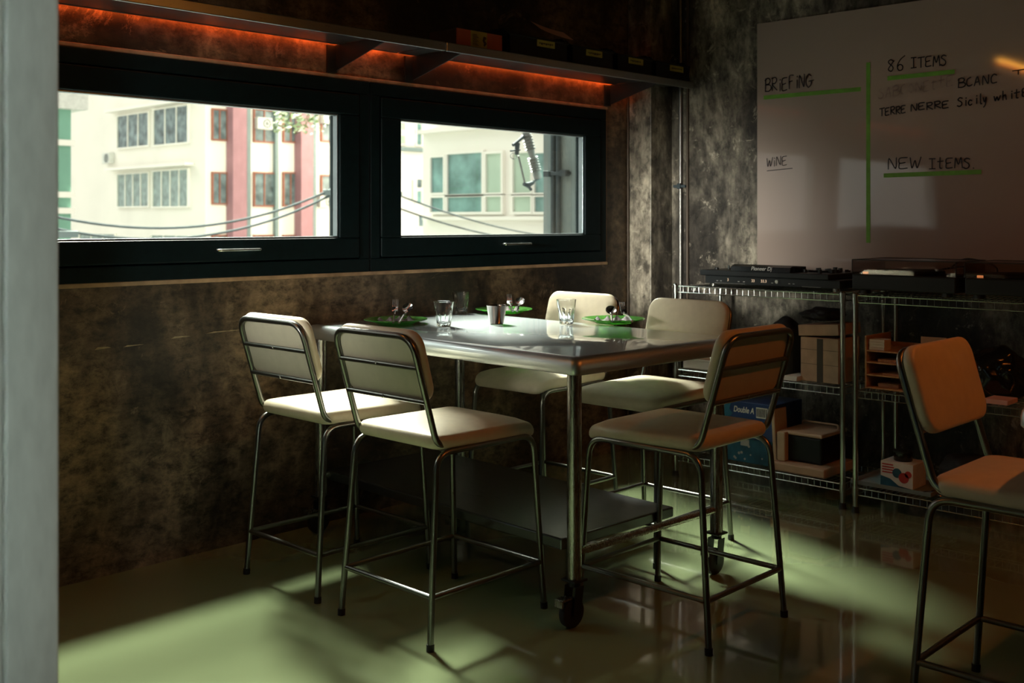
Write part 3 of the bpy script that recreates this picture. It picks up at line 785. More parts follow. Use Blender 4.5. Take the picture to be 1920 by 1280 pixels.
b.box(-.1715, -.170, hw-.24, hw-.06, .0175, .0185); b.box(-.1715, -.170, -hw+.1, -hw+.2, .0175, .0185)
b.obj('panel_marks', M['silver_print'], t)
kb = MB(); kb.cyl((-.17, yat(1458, 4.8)-(ya+yb)/2, .037), (-.182, yat(1458, 4.8)-(ya+yb)/2, .037), .009, 16); kb.obj('knob', M['steel_leg'], t, smooth=40)
# controller
ya, yb = yat(1312, 4.79), yat(1553, 4.79); yc = (ya+yb)/2; hw = (ya-yb)/2
t = thing('mixing_controller', 'black mixing controller with raised screen, white lettering and knobs', 'mixer', (4.985, yc, S1+.0555))
MB().box(-.195, .18, -hw, hw, 0, .028, .004).obj('deck', M['black'], t)
b = MB(); s0, s1 = yat(1371, 4.8)-yc, yat(1482, 4.8)-yc
b.prism([(-.19, s0, .0285), (-.03, s0, .0285), (-.03, s0, .055), (-.155, s0, .062), (-.185, s0, .052)], (0, s1-s0, 0)); sc = b.obj('screen_hood', M['black_gloss'], t)
text_obj('lettering', 'Pioneer Dj', .027, M['silver_print'], t, face_negX(Vector((-.192, (s0+s1)/2-.01, .043))), .0003, .25)
b = MB(); random.seed(3)
for k in range(26):
    y = random.choice([random.uniform(s0+.03, hw-.02), random.uniform(-hw+.02, s1-.02), random.uniform(-hw+.02, s1-.02)]); x = random.uniform(-.17, .14); h = random.uniform(.008, .022)
    b.cyl((x, y, .0285), (x, y, .0285+h), random.choice([.006, .009, .011]), 12)
b.obj('knobs', M['bracket'], t, smooth=40)['kind'] = 'stuff'
for s in (.62, -.62):
    jw = MB(); jw.lathe([(.0001, 0), (.082, 0), (.085, .004), (.082, .010), (.03, .011), (.0001, .011)], (.03, s*hw, .0282), 40); jw.obj('jog_wheel', M['black_gloss'], t, smooth=40)
# turntables
def turntable(pxa, pxb, label, h0=S1):
    ya, yb = yat(pxa, 4.80), yat(pxb, 4.80); yc = (ya+yb)/2; hw = (ya-yb)/2
    t = thing('turntable', label, 'turntable', (4.955, yc, h0), 0, 'turntables with smoked covers')
    MB().box(-.175, .175, -hw, hw, .018, .090, .006).obj('plinth', M['black'], t)
    for sx in (-.14, .14):
        for sy in (-hw+.05, hw-.05): MB().cyl((sx, sy, 0), (sx, sy, .018), .024, 18).obj('foot', M['rubber'], t, smooth=40)
    MB().lathe([(.0001, 0), (.150, 0), (.155, .004), (.155, .016), (.150, .018), (.0001, .018)], (.0, .04, .0905), 56).obj('platter', M['rubber'], t, smooth=40)
    a = MB(); a.cyl((.12, -hw+.06, .0905), (.12, -hw+.06, .125), .022, 20); a.tube(fillet([(.16, -hw+.055, .128), (.10, -hw+.065, .130), (-.06, -hw+.06, .128), (-.12, -hw+.10, .120)], .03), .0045, 8); a.box(-.135, -.11, -hw+.09, -hw+.11, .112, .124, .002)
    a.obj('tonearm', M['steel_leg'], t, smooth=40)
    c = MB(); x0, x1, z0, z1, th = -.172, .172, .0915, .158, .003
    c.box(x0, x1, -hw, hw, z1-th, z1); c.box(x0, x0+th, -hw, hw, z0, z1-th); c.box(x1-th, x1, -hw, hw, z0, z1-th)
    c.box(x0+th, x1-th, -hw, -hw+th, z0, z1-th); c.box(x0+th, x1-th, hw-th, hw, z0, z1-th); cv = c.obj('dust_cover', M['cover'], t)
    e = MB(); r = .0022
    e.tube([(x0, -hw, z1), (x0, hw, z1), (x1, hw, z1), (x1, -hw, z1)], r, 6, closed=True)
    e.cyl((x0, hw, z0), (x0, hw, z1), r, 6); e.cyl((x0, -hw, z0), (x0, -hw, z1), r, 6); e.obj('cover_edge', M['black'], cv)
    MB().box(-.168, -.16, hw-.075, hw-.05, .092, .103, .001).obj('indicator', M['amber_dot'], t)
turntable(1601, 1795, 'black turntable with a smoked clear cover, beside the mixing controller')
turntable(1812, 2010, 'black turntable with a smoked cover at the right edge, cable looped over it')
b = MB(); pa = [on_X(px, py, 5.18) for px, py in ((1785, 500), (1800, 489), (1815, 485), (1840, 489), (1858, 495), (1870, 505), (1868, 520))]
pts = []
for i in range(len(pa)-1):
    for k in range(5):
        f = k/5; p0 = pa[max(i-1, 0)]; p1 = pa[i]; p2 = pa[i+1]; p3 = pa[min(i+2, len(pa)-1)]
        pts.append(.5*((2*p1)+(p2-p0)*f+(2*p0-5*p1+4*p2-p3)*f*f+(3*p1-p0-3*p2+p3)*f**3))
b.tube(pts, .004, 8); tag(b.obj('cable', M['rubber'], smooth=50), 'black cable arching up behind the turntable covers', 'cable')

# --- left unit, middle shelf
def crate(name, label, cat, X, pxa, pxb, z0, h, depth, m, bev=.003, group=None):
    ya, yb = yat(pxa, X), yat(pxb, X)
    t = thing(name, label, cat, (X+depth/2, (ya+yb)/2, z0), 0, group)
    MB().box(-depth/2, depth/2, -(ya-yb)/2, (ya-yb)/2, 0, h, bev).obj('body', m, t); return t, (ya-yb)/2
t, hw = crate('cardboard_box', 'tall cardboard box with a folded lid on the middle wire shelf', 'box', 4.80, 1501, 1572, S2, .215, .22, M['cardboard'])
b = MB(); R_ = Matrix.Rotation(rt(-4), 4, 'X'); b.box(-.118, .112, -hw-.006, hw+.006, 0, .052, .002, Matrix.Translation((0, 0, .226)) @ R_); b.obj('lid', M['cardboard'], t)
MB().box(-.1112, -.1102, -.02, .012, .0, .21).obj('packing_tape', M['cardboard_dk'], t)
b = MB(); b.box(-.1115, -.1102, -hw, hw, .085, .0865); b.box(-.1115, -.1102, -hw, hw, .155, .1565); b.obj('fold_line', M['cardboard_dk'], t)
def lumpy(name, label, cat, c, rx, ry, rz_, m, seed, group=None, amp=.16):
    random.seed(seed); b = MB(); bm = bmesh.new(); bmesh.ops.create_icosphere(bm, subdivisions=4, radius=1)
    ph = [random.uniform(0, 6) for _ in range(6)]
    for v in bm.verts:
        p = v.co.normalized(); k = 1+amp*math.sin(4*p.x+ph[0])*math.sin(5*p.y+ph[1])+amp*.6*math.sin(9*p.z+ph[2]+4*p.x)*math.sin(8*p.y+ph[3])
        q = Vector((p.x*rx*k, p.y*ry*k, p.z*rz_*k)); q.z = max(q.z, -rz_*.72); v.co = q
    b.merge(bm); return tag(b.obj(name, m, None, smooth=60, loc=(c[0], c[1], c[2]+rz_*.72)), label, cat, group)
lumpy('fabric_bag', 'black fabric bag slumped on the tall cardboard box', 'bag', (4.91, yat(1542, 4.90), S2+.293), .10, .10, .035, M['black_cloth'], 4)
lumpy('backpack', 'dark rounded bag behind the orange end chair, left of the cardboard box', 'bag', (4.92, yat(1470, 4.92)-.015, S2), .11, .10, .17, M['black_cloth'], 5, amp=.05)
t, hw = crate('storage_case', 'flat dark case lying on the middle wire shelf behind the chairs', 'case', 4.83, 1375, 1436, S2, .225, .24, M['dark_grey'], .006)
MB().box(-.123, -.1205, -.05, .05, .10, .13, .001).obj('handle', M['black'], t)
for k, (h, dx, m) in enumerate(((.05, 0, 'paper'), (.045, .01, 'beige'))):
    ya, yb = yat(1283, 4.80), yat(1350, 4.80)
    z0 = S2+(0 if k == 0 else .0505)
    t = thing('document_box', ['pale document box lying flat on the left of the middle shelf', 'grey document box stacked on the pale one at the left'][k], 'box', (4.92+dx, (ya+yb)/2, z0), 0, 'document boxes')
    MB().box(-.13, .13, -(ya-yb)/2+.01*k, (ya-yb)/2, 0, h-.008, .002).obj('body', M[m], t)
    MB().box(-.132, .132, -(ya-yb)/2+.01*k-.002, (ya-yb)/2+.002, h-.0078, h, .001).obj('lid', M['paper'], t)
for k in range(5):
    y = yat(1487, 4.78); o = MB().box(-.07, .07, -.035, .035, 0, .004, .0005).obj('paper_pad', M['paper'], None, loc=(4.822+.001*k, y+.0015*(k % 2), S2+.0045*k)); tag(o, 'white paper pad in the small stack before the dark rounded bag', 'paper pad', 'small stack of paper pads')

# --- left unit, bottom shelf
t, hw = crate('paper_carton', 'dark teal carton with dotted print, lower of the two cartons', 'box', 4.80, 1364, 1447, S3, .125, .27, M['blue2'])
b = MB(); random.seed(9)
for k in range(8):
    y = random.uniform(-hw+.02, hw-.02); z = random.uniform(.015, .09); r = random.uniform(.004, .008); b.cyl((-.1365, y, z), (-.1352, y, z), r, 12)
b.box(-.1365, -.1352, .0, .05, .085, .118); b.obj('carton_print', M['silver_print'], t)
t, hw = crate('paper_carton', 'navy copy paper carton with white lettering and barcode, upper one', 'box', 4.79, 1358, 1451, S3+.1255, .185, .28, M['blue'])
text_obj('lettering', 'Double A', .042, M['white'], t, face_negX(Vector((-.1408, hw-.115, .142))), .0008, .2, sx=.72)
b = MB(); b.box(-.1412, -.1402, -hw+.035, -hw+.085+.015, .112, .165); b.obj('barcode_label', M['white'], t)
b = MB(); random.seed(2); y = -hw+.04
while y < -hw+.093: ww = random.uniform(.0015, .005); b.box(-.1418, -.1413, y, y+ww, .118, .160); y += ww+random.uniform(.0015, .004)
b.obj('barcode', M['ink'], t)
b = MB(); b.prism([(-.1404, hw-.001, .06), (-.1404, hw-.001, .183), (-.1404, hw-.045, .183), (-.1404, hw-.03, .14), (-.1404, hw-.05, .12)], (-.0008, 0, 0)); b.obj('carton_flash', M['blue2'], t)
# printer
py0 = yat(1446, 4.77)
t = thing('desk_printer', 'beige desktop printer with tray pulled out on the bottom wire shelf', 'printer', (4.90, yat(1506, 4.90)-.032, S3))
MB().box(-.155, .16, -.165, .13, 0, .045, .008).obj('paper_tray', M['beige'], t)
b = MB(); b.box(-.09, .16, -.115, -.100+.2, .0455, .175, .01); b.obj('printer_body', M['black'], t)
b = MB(); b.box(-.10, .165, -.122, .108, .1755, .195, .008); b.obj('top_lid', M['beige'], t)
b = MB(); b.box(-.13, -.091, .06, .105, .046, .19, .006); b.obj('front_panel', M['beige'], t)
b = MB(); b.box(-.12, .0, .110, .128, .046, .30, .004, Matrix.Rotation(rt(-3), 4, 'X')); b.obj('side_flap', M['beige'], t)
b = MB(); b.tube(fillet([(.10, -.105, .19), (.10, -.105, .215), (.10, .09, .215), (.10, .09, .19)], .015), .005, 8); b.obj('paper_guide', M['beige'], t, smooth=40)

# --- right unit, middle shelf: plywood organiser
XO = 4.78
ya, yb = yat(1623, XO), yat(1768, XO); yc = (ya+yb)/2; hw = (ya-yb)/2
t = thing('desk_organiser', 'plywood letter organiser with open compartments on the right wire shelving', 'organiser', (XO+.13, yc, S2))
for s in (1, -1): MB().box(-.13, .13, s*hw-.004, s*hw+.004, 0, .245 if s > 0 else .20, .001).obj('side_panel', M['wood'], t)
for z in (.0, .06, .118, .172): MB().box(-.13, .13, -hw+.005, hw-.005, z+.001, z+.008, .001).obj('shelf_board', M['wood'], t)
MB().box(.122, .13, -hw+.005, hw-.005, .010, .20).obj('back_panel', M['wood'], t)
zt = S2+.1805
for k in range(4):
    o = MB().box(-.035, .035, -.037, .037, 0, .012, .001).obj('note_pad', M['paper'], None, loc=(XO+.045+.001*(k % 2), yat(1647, XO+.03)-.001*(k % 2), zt+.0125*k)); tag(o, 'cream note pad in the stack on top of the plywood organiser', 'note pad', 'note pads on the organiser')
b = MB(); b.box(-.004, .004, -.055, .055, 0, .075, .001); o = b.obj('card', M['cardboard'], None, loc=(XO+.05, yat(1750, XO+.05), zt)); o.rotation_euler = (0, rt(4), rt(8)); tag(o, 'upright tan card standing at the right of the organiser top', 'card')
t = thing('spiral_notebook', 'spiral bound notebook lying in an organiser compartment', 'notebook', (XO+.09, yat(1690, XO)+.0, S2+.1262))
MB().box(-.075, .09, -.12, .12, 0, .012, .001).obj('cover', M['beige'], t)
b = MB()
for k in range(20): y = -.115+k*.012; b.tube([( -.075-.0+.006*math.cos(a), y, .006+.0062*math.sin(a)) for a in [i*PI/4 for i in range(8)]], .0012, 5, closed=True)
b.obj('spiral', M['wood'], t)
tag(MB().box(-.08, .08, -.10, .10, 0, .006, .001).obj('envelope', M['beige'], None, loc=(XO+.10, yat(1690, XO), S2+.0684)), 'tan envelope in the third organiser compartment', 'envelope')
o = MB().box(-.03, .03, -.05, .05, 0, .018, .004).obj('tape_box', M['cardboard'], None, loc=(XO+.06, yat(1665, XO+.03), S2+.0087)); tag(o, 'small box in the lowest organiser compartment', 'box')
lumpy('plastic_bag', 'crumpled black plastic bag heaped right of the organiser', 'bag', (4.95, yat(1838, 4.93)-.07, S2), .11, .13, .13, M['black_gloss'], 11, amp=.12)
tag(MB().box(-.06, .06, -.05, .05, 0, .02, .002).obj('paper_bundle', M['pink_paper'], None, loc=(XO+.02, yat(1873, XO), S2)), 'pinkish paper bundle on the shelf edge before the black plastic bag', 'paper')
# --- right unit, bottom shelf
tray = thing('grey_tray', 'low grey tray on the bottom of the right wire shelving', 'tray', (4.915, yat(1692, 4.90), S3))
b = MB(); b.box(-.15, .15, -.19, .19, 0, .004); 
for a_ in ((-.15, -.146, -.19, .19), (.146, .15, -.19, .19), (-.146, .146, -.19, -.186), (-.146, .146, .186, .19)): b.box(a_[0], a_[1], a_[2], a_[3], .004, .018)
b.obj('tray_body', M['grey_paint'], tray)
ya, yb = yat(1651, 4.82), yat(1712, 4.82)
t = thing('product_box', 'small carton printed with blue and red shapes in the grey tray', 'box', (4.89, (ya+yb)/2, S3+.0045)); hw = (ya-yb)/2
MB().box(-.07, .07, -hw, hw, 0, .112, .002).obj('body', M['white'], t)
b = MB(); b.cyl((-.0705, -.002, .065), (-.0715, -.002, .065), .022, 24); b.prism([(-.0705, -hw, 0.0), (-.0705, hw, 0), (-.0705, hw, .045), (-.0705, .03, .035), (-.0705, -.01, .008)], (-.0006, 0, 0)); b.obj('blue_print', M['blue2'], t)
b = MB(); b.cyl((-.0705, -.034, .047), (-.0717, -.034, .047), .024, 24); b.cyl((-.0705, -.055, .065), (-.0717, -.055, .065), .016, 20)
for k in range(4): b.box(-.0712, -.0703, hw-.065+.004*(k % 2), hw-.008, .06+k*.012, .066+k*.012)
b.obj('red_print', M['red'], t)
t = thing('black_tin', 'black round tin with an orange glint on top of the printed carton', 'tin', (4.89, (ya+yb)/2, S3+.117))
MB().lathe([(.0001, 0), (.04, 0), (.042, .003), (.042, .038), (.0001, .038)], (0, 0, 0), 32).obj('tin_body', M['black_gloss'], t, smooth=40)
MB().lathe([(.0001, 0), (.044, 0), (.044, .008), (.018, .012), (.0001, .012)], (0, 0, .0385), 32).obj('tin_lid', M['bracket'], t, smooth=40)
lumpy('cloth_bundle', 'dark cloth bundle on the bottom shelf behind the right chair', 'cloth', (4.93, yat(1805, 4.93)-.06, S3), .12, .16, .11, M['black_cloth'], 13, amp=.1)
t = thing('scissors', 'small pair of scissors lying left of the dark cloth bundle', 'scissors', (4.83, yat(1752, 4.83), S3), rt(60))
b = MB(); b.tube([( .02+.018*math.cos(a), .018*math.sin(a)+.018, .004) for a in [i*PI/6 for i in range(12)]], .0035, 6, closed=True); b.tube([( .02+.018*math.cos(a), .018*math.sin(a)-.022, .004) for a in [i*PI/6 for i in range(12)]], .0035, 6, closed=True); b.obj('finger_rings', M['black'], t, smooth=50)
b = MB(); b.prism([(.0, .012, .002), (.0, -.002, .002), (-.10, -.012, .002)], (0, 0, .002)); b.prism([(.0, -.014, .0045), (.0, .0, .0045), (-.10, .008, .0045)], (0, 0, .002)); b.obj('blades', M['cutlery'], t)

# ---------------------------------------------------------------- lamps of the room
def tube_lamp(c, L_, rz, power, label, size=.06):
    t = thing('tube_lamp', label, 'lamp', c, rz)
    MB().box(-L_/2, L_/2, -.022, .022, .026, .06, .004).obj('lamp_housing', M['black'], t)
    MB().cyl((-L_/2+.03, 0, 0), (L_/2-.03, 0, 0), .016, 16).obj('lamp_tube', M['tube'], t, smooth=40)
    b = MB()
    for s in (-1, 1): b.box(s*(L_/2-.025)-.005, s*(L_/2-.025)+.005, -.012, .012, -.012, .0265)
    b.obj('end_cap', M['black'], t)
    b = MB()
    for s in (-1, 1): b.cyl((s*L_*.35, 0, .06), (s*L_*.35, 0, CZ-c[2]), .003, 6)
    b.obj('suspension_wire', M['black'], t)
    l = bpy.data.lights.new('tube_light', 'AREA'); l.shape = 'RECTANGLE'; l.size = L_*.9; l.size_y = size; l.energy = power; l.color = (1, .19, .028)
    o = bpy.data.objects.new('tube_light', l); C.objects.link(o); o.parent = t; o.location = (0, 0, -.03)
tube_lamp((3.3, .30, 2.6), 1.2, 0, 8, 'amber tube lamp hanging over the second table, out of view')
tube_lamp((1.0, 3.30, 2.66), 1.2, 0, 1.4, 'amber tube lamp hanging near the window wall, mirrored in the whiteboard')

# ---------------------------------------------------------------- outside
struct(MB().box(-60, 90, WY+1.0, 120, -5.2, -5.0).obj('ground', M['asphalt']))
def quadY(px0, py0, px1, py1, Y):      # rectangle on a facade facing the room, from two photo corners
    a, b_ = on_Y(px0, py0, Y), on_Y(px1, py1, Y); return a.x, b_.x, min(a.z, b_.z), max(a.z, b_.z)
def quadX(px0, py0, px1, py1, X):
    a, b_ = on_X(px0, py0, X), on_X(px1, py1, X); return min(a.y, b_.y), max(a.y, b_.y), min(a.z, b_.z), max(a.z, b_.z)
BY = 44.9; BXc = on_Y(385, 300, BY).x
bl = thing('apartment_building', 'cream apartment building with pink columns seen through the left pane', 'building', (BXc, BY, -5))
def sub(mb, name, m, parent):
    mb.bm.transform(Matrix.Translation((-parent.location.x, -parent.location.y, -parent.location.z))); return mb.obj(name, m, parent)
b = MB(); b.box(BXc, BXc+9.5, BY, BY+14.3, -5, 12); sub(b, 'wall', M['facade'], bl)
def win(parent, orient, q, plane, m, mull=2, fr='facade_w', rows=1):
    a0, a1, z0, z1 = q; b = MB(); d = .12
    B3 = (lambda u0, u1, v0, v1, w0, w1: b.box(u0, u1, plane-w1, plane-w0, v0, v1)) if orient == 'Y' else (lambda u0, u1, v0, v1, w0, w1: b.box(plane-w1, plane-w0, u0, u1, v0, v1))
    B3(a0, a1, z0, z1, .01, .05); w1 = sub(b, 'window', m, parent); b = MB(); f = .07
    B3(a0-f, a1+f, z1, z1+f, .0, d); B3(a0-f, a1+f, z0-f, z0, 0, d); B3(a0-f, a0, z0, z1, 0, d); B3(a1, a1+f, z0, z1, 0, d)
    for k in range(1, mull): u = a0+(a1-a0)*k/mull; B3(u-f*.4, u+f*.4, z0, z1, .05, .09)
    for k in range(1, rows): v = z0+(z1-z0)*k/rows; B3(a0, a1, v-f*.4, v+f*.4, .05, .09)
    o = b.obj('window_frame', M[fr], w1) if False else None
    b.bm.transform(Matrix.Translation((-parent.location.x, -parent.location.y, -parent.location.z))); b.obj('window_frame', M[fr], w1)
# end face (facing left): grilled windows
for (x0, y0, x1, y1, m, n) in ((223, 219, 281, 272, 'pane_dk', 3), (291, 207, 355, 266, 'pane_dk', 3), (223, 328, 281, 386, 'pane_md', 4), (289, 322, 355, 386, 'pane_md', 4), (152, 438, 218, 470, 'pane_md', 3), (287, 441, 356, 470, 'pane_md', 3)):
    win(bl, 'X', quadX(x0, y0, x1, y1, BXc), BXc, M[m], n, 'facade_w')
b = MB()
for (x0, y0, x1, y1) in ((214, 217, 362, 214), (214, 325, 362, 322)):
    q = quadX(x0, y0, x1, y1, BXc); b.box(BXc-.5, BXc, q[0]-.1, q[1]+.1, q[3]+.12, q[3]+.26)
sub(b, 'window_hood', M['facade_w'], bl)
# front face: pink columns, red framed windows
for px0, px1 in ((437, 463), (565, 587)):
    q = quadY(px0, 200, px1, 440, BY-.6); b = MB(); b.box(q[0], q[1], BY-.6, BY-.01, -5, 12); sub(b, 'column', M['pink'], bl)
for px0, px1 in ((463, 470), (587, 593), (516, 522)):
    q = quadY(px0, 200, px1, 440, BY-.2); b = MB(); b.box(q[0], q[1], BY-.22, BY-.01, -5, 12); sub(b, 'downpipe', M['grey_paint'], bl)
for (x0, x1) in ((398, 423), (476, 512), (531, 556), (602, 640)):
    for (y0, y1) in ((206, 262+(4 if x0 > 470 else 0)), (325, 381+(4 if x0 > 470 else 0)), (443, 470)):
        if x0 > 600: y0 += 5
        win(bl, 'Y', quadY(x0, y0, x1, y1, BY), BY, M['pane_dk'], 2, 'redframe')
def ac(px, py, Y, parent_label, X=None):
    p = on_Y(px, py, Y) if X is None else on_X(px, py, X)
    t = thing('air_conditioner', parent_label, 'air conditioner', (p.x, p.y, p.z-.28)); t.rotation_euler = (0, 0, 0 if X is None else -PI/2)
    MB().box(-.42, .42, -.3, 0, 0, .56, .03).obj('casing', M['ac'], t)
    b = MB(); b.tube([(.1+.2*math.cos(a), -.305, .28+.2*math.sin(a)) for a in [i*PI/10 for i in range(20)]], .02, 6, closed=True)
    for k in range(4): a = k*PI/4; b.cyl((.1-.2*math.cos(a), -.305, .28-.2*math.sin(a)), (.1+.2*math.cos(a), -.305, .28+.2*math.sin(a)), .01, 5)
    b.obj('fan_grille', M['dark_grey'], t)
ac(491, 232, BY-.13, 'grey air conditioner in an upper window between the pink columns')
ac(613, 222, BY-.13, 'air conditioner in the upper window at the right end of the left pane')
ac(607, 378, BY-.13, 'air conditioner in the lower window at the right end of the left pane')
ac(208, 297, 0, 'pale air conditioner on the blank end wall of the cream building', BXc)
# far pale green building and a white neighbour at the left
p0 = on_Y(133, 300, 29.5)
gb = thing('green_glass_building', 'pale green glazed building at the far left of the left pane', 'building', (p0.x-3, 29.5, -5))
b = MB(); b.box(p0.x-6, p0.x, 29.5, 36, -5, on_Y(120, 205, 29.5).z); sub(b, 'wall', M['green_curtain'], gb)
b = MB(); zt = on_Y(120, 205, 29.5).z; b.box(p0.x-6.3, p0.x+.35, 29.2, 36.3, zt, zt+1.2); sub(b, 'roof_slab', M['ac'], gb)
b = MB()
for yy in (268, 365, 395): z = on_Y(125, yy, 29.5).z; b.box(p0.x-6, p0.x+.06, 29.38, 29.5, z-.08, z+.08)
sub(b, 'ledge', M['facade_w'], gb)
p0 = on_Y(112, 300, 75); 
fb_ = thing('white_building', 'hazy white building far behind in the gap at the left', 'building', (p0.x, 75, -5))
b = MB(); b.box(p0.x-6, p0.x+9, 75, 85, -5, 26); sub(b, 'wall', M['facade_w'], fb_)
# right building
RX = 22.2; ry1 = on_X(793, 300, RX).y
rb = thing('white_office_building', 'white building with large green tinted windows seen through the right pane', 'building', (RX, ry1, -5))
b = MB(); b.box(RX, RX+9, 12, ry1, -5, 11); sub(b, 'wall', M['facade_w'], rb)
for (x0, y0, x1, y1, m) in ((812, 296, 836, 361, 'pane_teal'), (843, 290, 908, 363, 'pane_teal'), (915, 289, 944, 361, 'pane_gr'), (812, 371, 836, 397, 'pane_teal'), (843, 370, 908, 397, 'pane_teal'), (915, 369, 944, 397, 'pane_gr'), (966, 288, 1000, 361, 'pane_gr'), (966, 369, 1000, 397, 'pane_gr'), (1006, 288, 1040, 361, 'pane_teal'), (1006, 369, 1040, 397, 'pane_teal')):
    win(rb, 'X', quadX(x0, y0, x1, y1, RX), RX, M[m], 1)
b = MB(); q = quadX(800, 405, 1060, 412, RX); b.box(RX-.18, RX, q[0], q[1], q[2], q[2]+.10)
b.box(RX-.25, RX, 12, ry1, on_X(900, 243, RX).z, on_X(900, 243, RX).z+.12); sub(b, 'ledge', M['facade_w'], rb)
# building seen in the gap left of it
gY = 38; pA, pB = on_Y(725, 300, gY), on_Y(800, 300, gY)
g2 = thing('stair_building', 'pale building with narrow windows and balcony in the gap at left of the right pane', 'building', (pA.x, gY, -5))
b = MB(); b.box(pA.x, pB.x+3, gY, gY+3, -5, 14); sub(b, 'wall', M['facade'], g2)
for (x0, y0, x1, y1, m) in ((748, 230, 757, 244, 'pane_gr'), (748, 254, 757, 270, 'pane_gr'), (779, 232, 788, 246, 'pane_teal'), (779, 250, 788, 272, 'pane_teal'), (768, 337, 773, 377, 'pane_gr'), (779, 336, 789, 352, 'pane_dk'), (779, 358, 788, 382, 'pane_teal'), (782, 404, 797, 424, 'pane_dk')):
    win(g2, 'Y', quadY(x0, y0, x1, y1, gY), gY, M[m], 1)
b = MB(); q = quadY(738, 278, 791, 280, gY); b.box(q[0], q[1], gY-.5, gY, q[2]-.1, q[2]+.05); sub(b, 'balcony_slab', M['grey_paint'], g2)
b = MB(); q = quadY(737, 225, 741, 280, gY); b.box(q[0], q[1], gY-.3, gY, q[2], q[3]); sub(b, 'green_panel', M['green_curtain'], g2)
# grey utility column with pipes just outside
cY = 5.3; xa = on_Y(1019, 300, cY+.6).x
uc = thing('concrete_column', 'grey outdoor column with two vertical pipes filling the right end of the pane', 'column', (xa+.4, cY, -5))
b = MB(); b.box(xa, xa+.9, cY-.2, cY+.6, -5, 6); sub(b, 'column_shaft', M['grey_paint'], uc)
for px in (1037, 1047): y = on_X(px, 300, xa-.02).y; b = MB(); b.cyl((xa-.02, y, -5), (xa-.02, y, 6), .020, 12); sub(b, 'pipe', M['dark_grey'], uc)
b = MB(); q = on_X(1042, 325, xa-.04); b.box(xa-.05, xa, q.y-.13, q.y+.11, q.z-.014, q.z+.014, .004); b.box(xa-.07, xa-.02, q.y+.05, q.y+.11, q.z-.024, q.z+.022, .004); b.box(xa-.07, xa-.02, q.y-.13, q.y-.06, q.z-.026, q.z+.024, .004); sub(b, 'pipe_clamp', M['dark_grey'], uc)
# fuse cut-out
A, B = on_Y(983, 236, 6.0), on_Y(1009, 334, 6.0); B.y += .0
fc = thing('fuse_cutout', 'ribbed grey porcelain insulator hanging beside the grey outdoor column', 'insulator', tuple(A))
d = (B-A); Ln = d.length; mx = d.to_track_quat('Z', 'Y').to_matrix().to_4x4()
prof = [(.0001, 0), (.03, 0)]
for k in range(6): z = Ln*(.16+k*.055); prof += [(.030, z-.005), (.044, z), (.044, z+.004), (.030, z+.010)]
prof += [(.026, Ln*.52), (.024, Ln*.58)]
for k in range(6): z = Ln*(.60+k*.05); prof += [(.030, z-.004), (.044, z), (.044, z+.004), (.030, z+.009)]
prof += [(.034, Ln*.92), (.034, Ln), (.0001, Ln)]
MB().lathe(prof, (0, 0, 0), 24, mx).obj('insulator_body', M['insul'], fc, smooth=35)
def fp(px, py): return on_Y(px, py, 6.0)-A
b = MB(); b.tube([fp(984, 254), fp(962, 272)], .014, 8); b.tube([fp(970, 268), fp(969, 290)], [.022, .016], 10); b.tube([fp(957, 283), fp(975, 281)], .007, 8)
b.tube([fp(963+6*math.cos(a), 292+6*math.sin(a)) for a in [i*PI/6 for i in range(12)]], .0025, 6, closed=True)
b.tube([fp(983, 240), fp(985, 215), Vector((xa-.03, 5.7, H+.95))-A], .014, 8)
b.obj('upper_contact', M['dark_grey'], fc, smooth=40)
b = MB(); b.tube([fp(972, 292), fp(984, 343)], .008, 8); b.obj('fuse_tube', M['insul'], fc, smooth=40)
b = MB(); b.tube([fp(982, 345), fp(990, 347), fp(1000, 342)], [.014, .024, .014], 10); b.tube([fp(1000, 340), fp(1012, 334)], .01, 8); b.tube([fp(990, 348), fp(996, 356)], .012, 8); b.obj('lower_hinge', M['dark_grey'], fc, smooth=40)
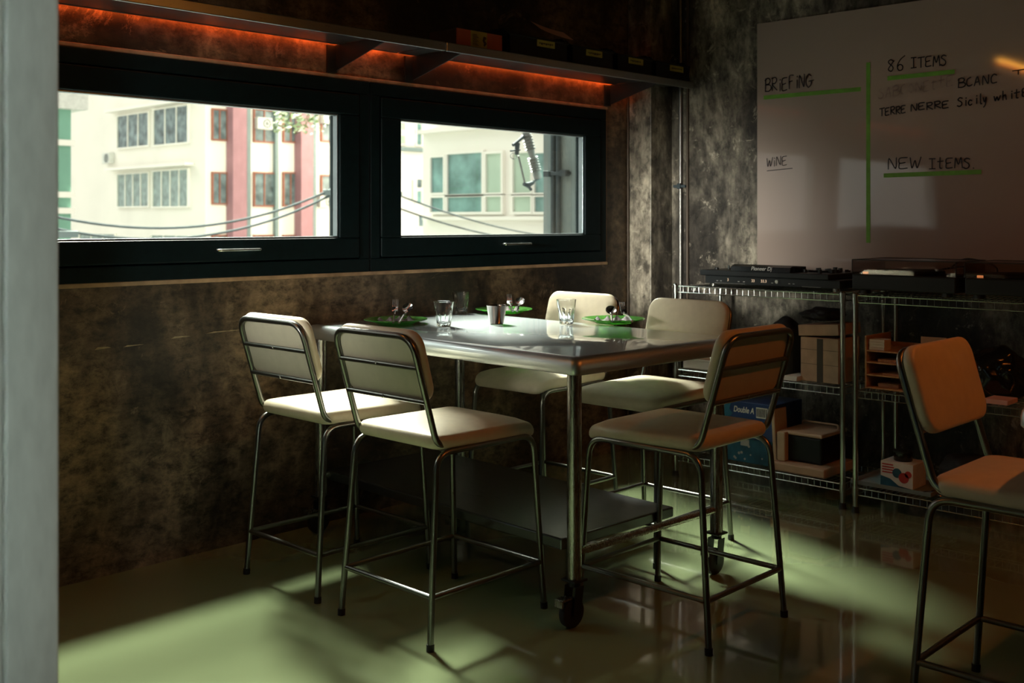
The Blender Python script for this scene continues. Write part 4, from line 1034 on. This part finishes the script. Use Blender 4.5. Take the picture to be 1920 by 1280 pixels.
# cables
def cable(A, B, sag, r, label):
    n = 28; b = MB(); b.tube([A.lerp(B, i/n)-Vector((0, 0, sag*4*(i/n)*(1-i/n))) for i in range(n+1)], r, 6)
    tag(b.obj('power_cable', M['cable'], smooth=60), label, 'cable', 'power cables across the street')
def pole(p, label):
    t = thing('utility_pole', label, 'pole', (p.x, p.y, -5))
    MB().cyl((0, 0, 0), (0, 0, 11), .16, 14, .12).obj('shaft', M['grey_paint'], t, smooth=40)
    MB().box(-.9, .9, -.05, .05, p.z+4.55, p.z+4.65, .01).obj('crossarm', M['grey_paint'], t)
PL, PM = on_Y(30, 388, 16), on_Y(682, 322, 16)
pole(PL, 'grey utility pole left of the window view'); pole(PM, 'grey utility pole hidden by the bar between the two panes')
up = Vector((0, 0, .0)); dn = Vector((0, 0, -.17))
cable(PL, PM, .62, .022, 'upper grey cable sagging across the cream building')
cable(PL+dn, PM+dn*.4, .66, .022, 'lower grey cable sagging across the cream building')
E1, E2 = on_X(1062, 452, RX), on_X(1066, 446, RX)
cable(PM+Vector((.1, 0, -.45)), E1, .25, .018, 'lower pale cable crossing the white office building')
cable(PM+Vector((.1, 0, -.20)), E2, .20, .018, 'upper pale cable crossing the white office building')
# tree crown
tp = on_Y(562, 222, 20)
tr = thing('street_tree', 'green treetop foliage hanging before the pink columns', 'tree', (tp.x, 20, -5))
b = MB(); b.tube([(0, 0, 0), (.1, 0, 4), (0, 0, 9.5)], [.16, .12, .03], 8)
b.tube([(.02, 0, 8.2), (-.5, 0, 7.8), (-.2, -.1, 7.9)], [.03, .02, .01], 6); tr_t = b
random.seed(21); b = MB()
cz = tp.z+5
for k in range(420):
    a = random.uniform(0, 2*PI); rr = random.uniform(0, 1)**.5; c = Vector((rr*.62*math.cos(a), rr*.6*math.sin(a), cz+random.uniform(-.38, .9)*(1-.25*rr)))
    u = Vector((random.uniform(-1, 1), random.uniform(-1, 1), random.uniform(-1, 1))).normalized(); v = u.orthogonal().normalized(); s_ = random.uniform(.05, .1)
    b.add([c-u*s_, c+v*s_*.45, c+u*s_, c-v*s_*.45], [[0, 1, 2, 3]])
b.obj('foliage', M['leaf'], tr)
tb = MB(); tb.tube([(1.15, .4, 0), (1.2, .4, 5), (1.1, .3, cz+.6), (.5, .2, cz+1.0), (0, .1, cz+.6)], [.12, .09, .06, .03, .015], 8); tb.obj('trunk', M['dark_grey'], tr, smooth=50); tr_t.bm.free()
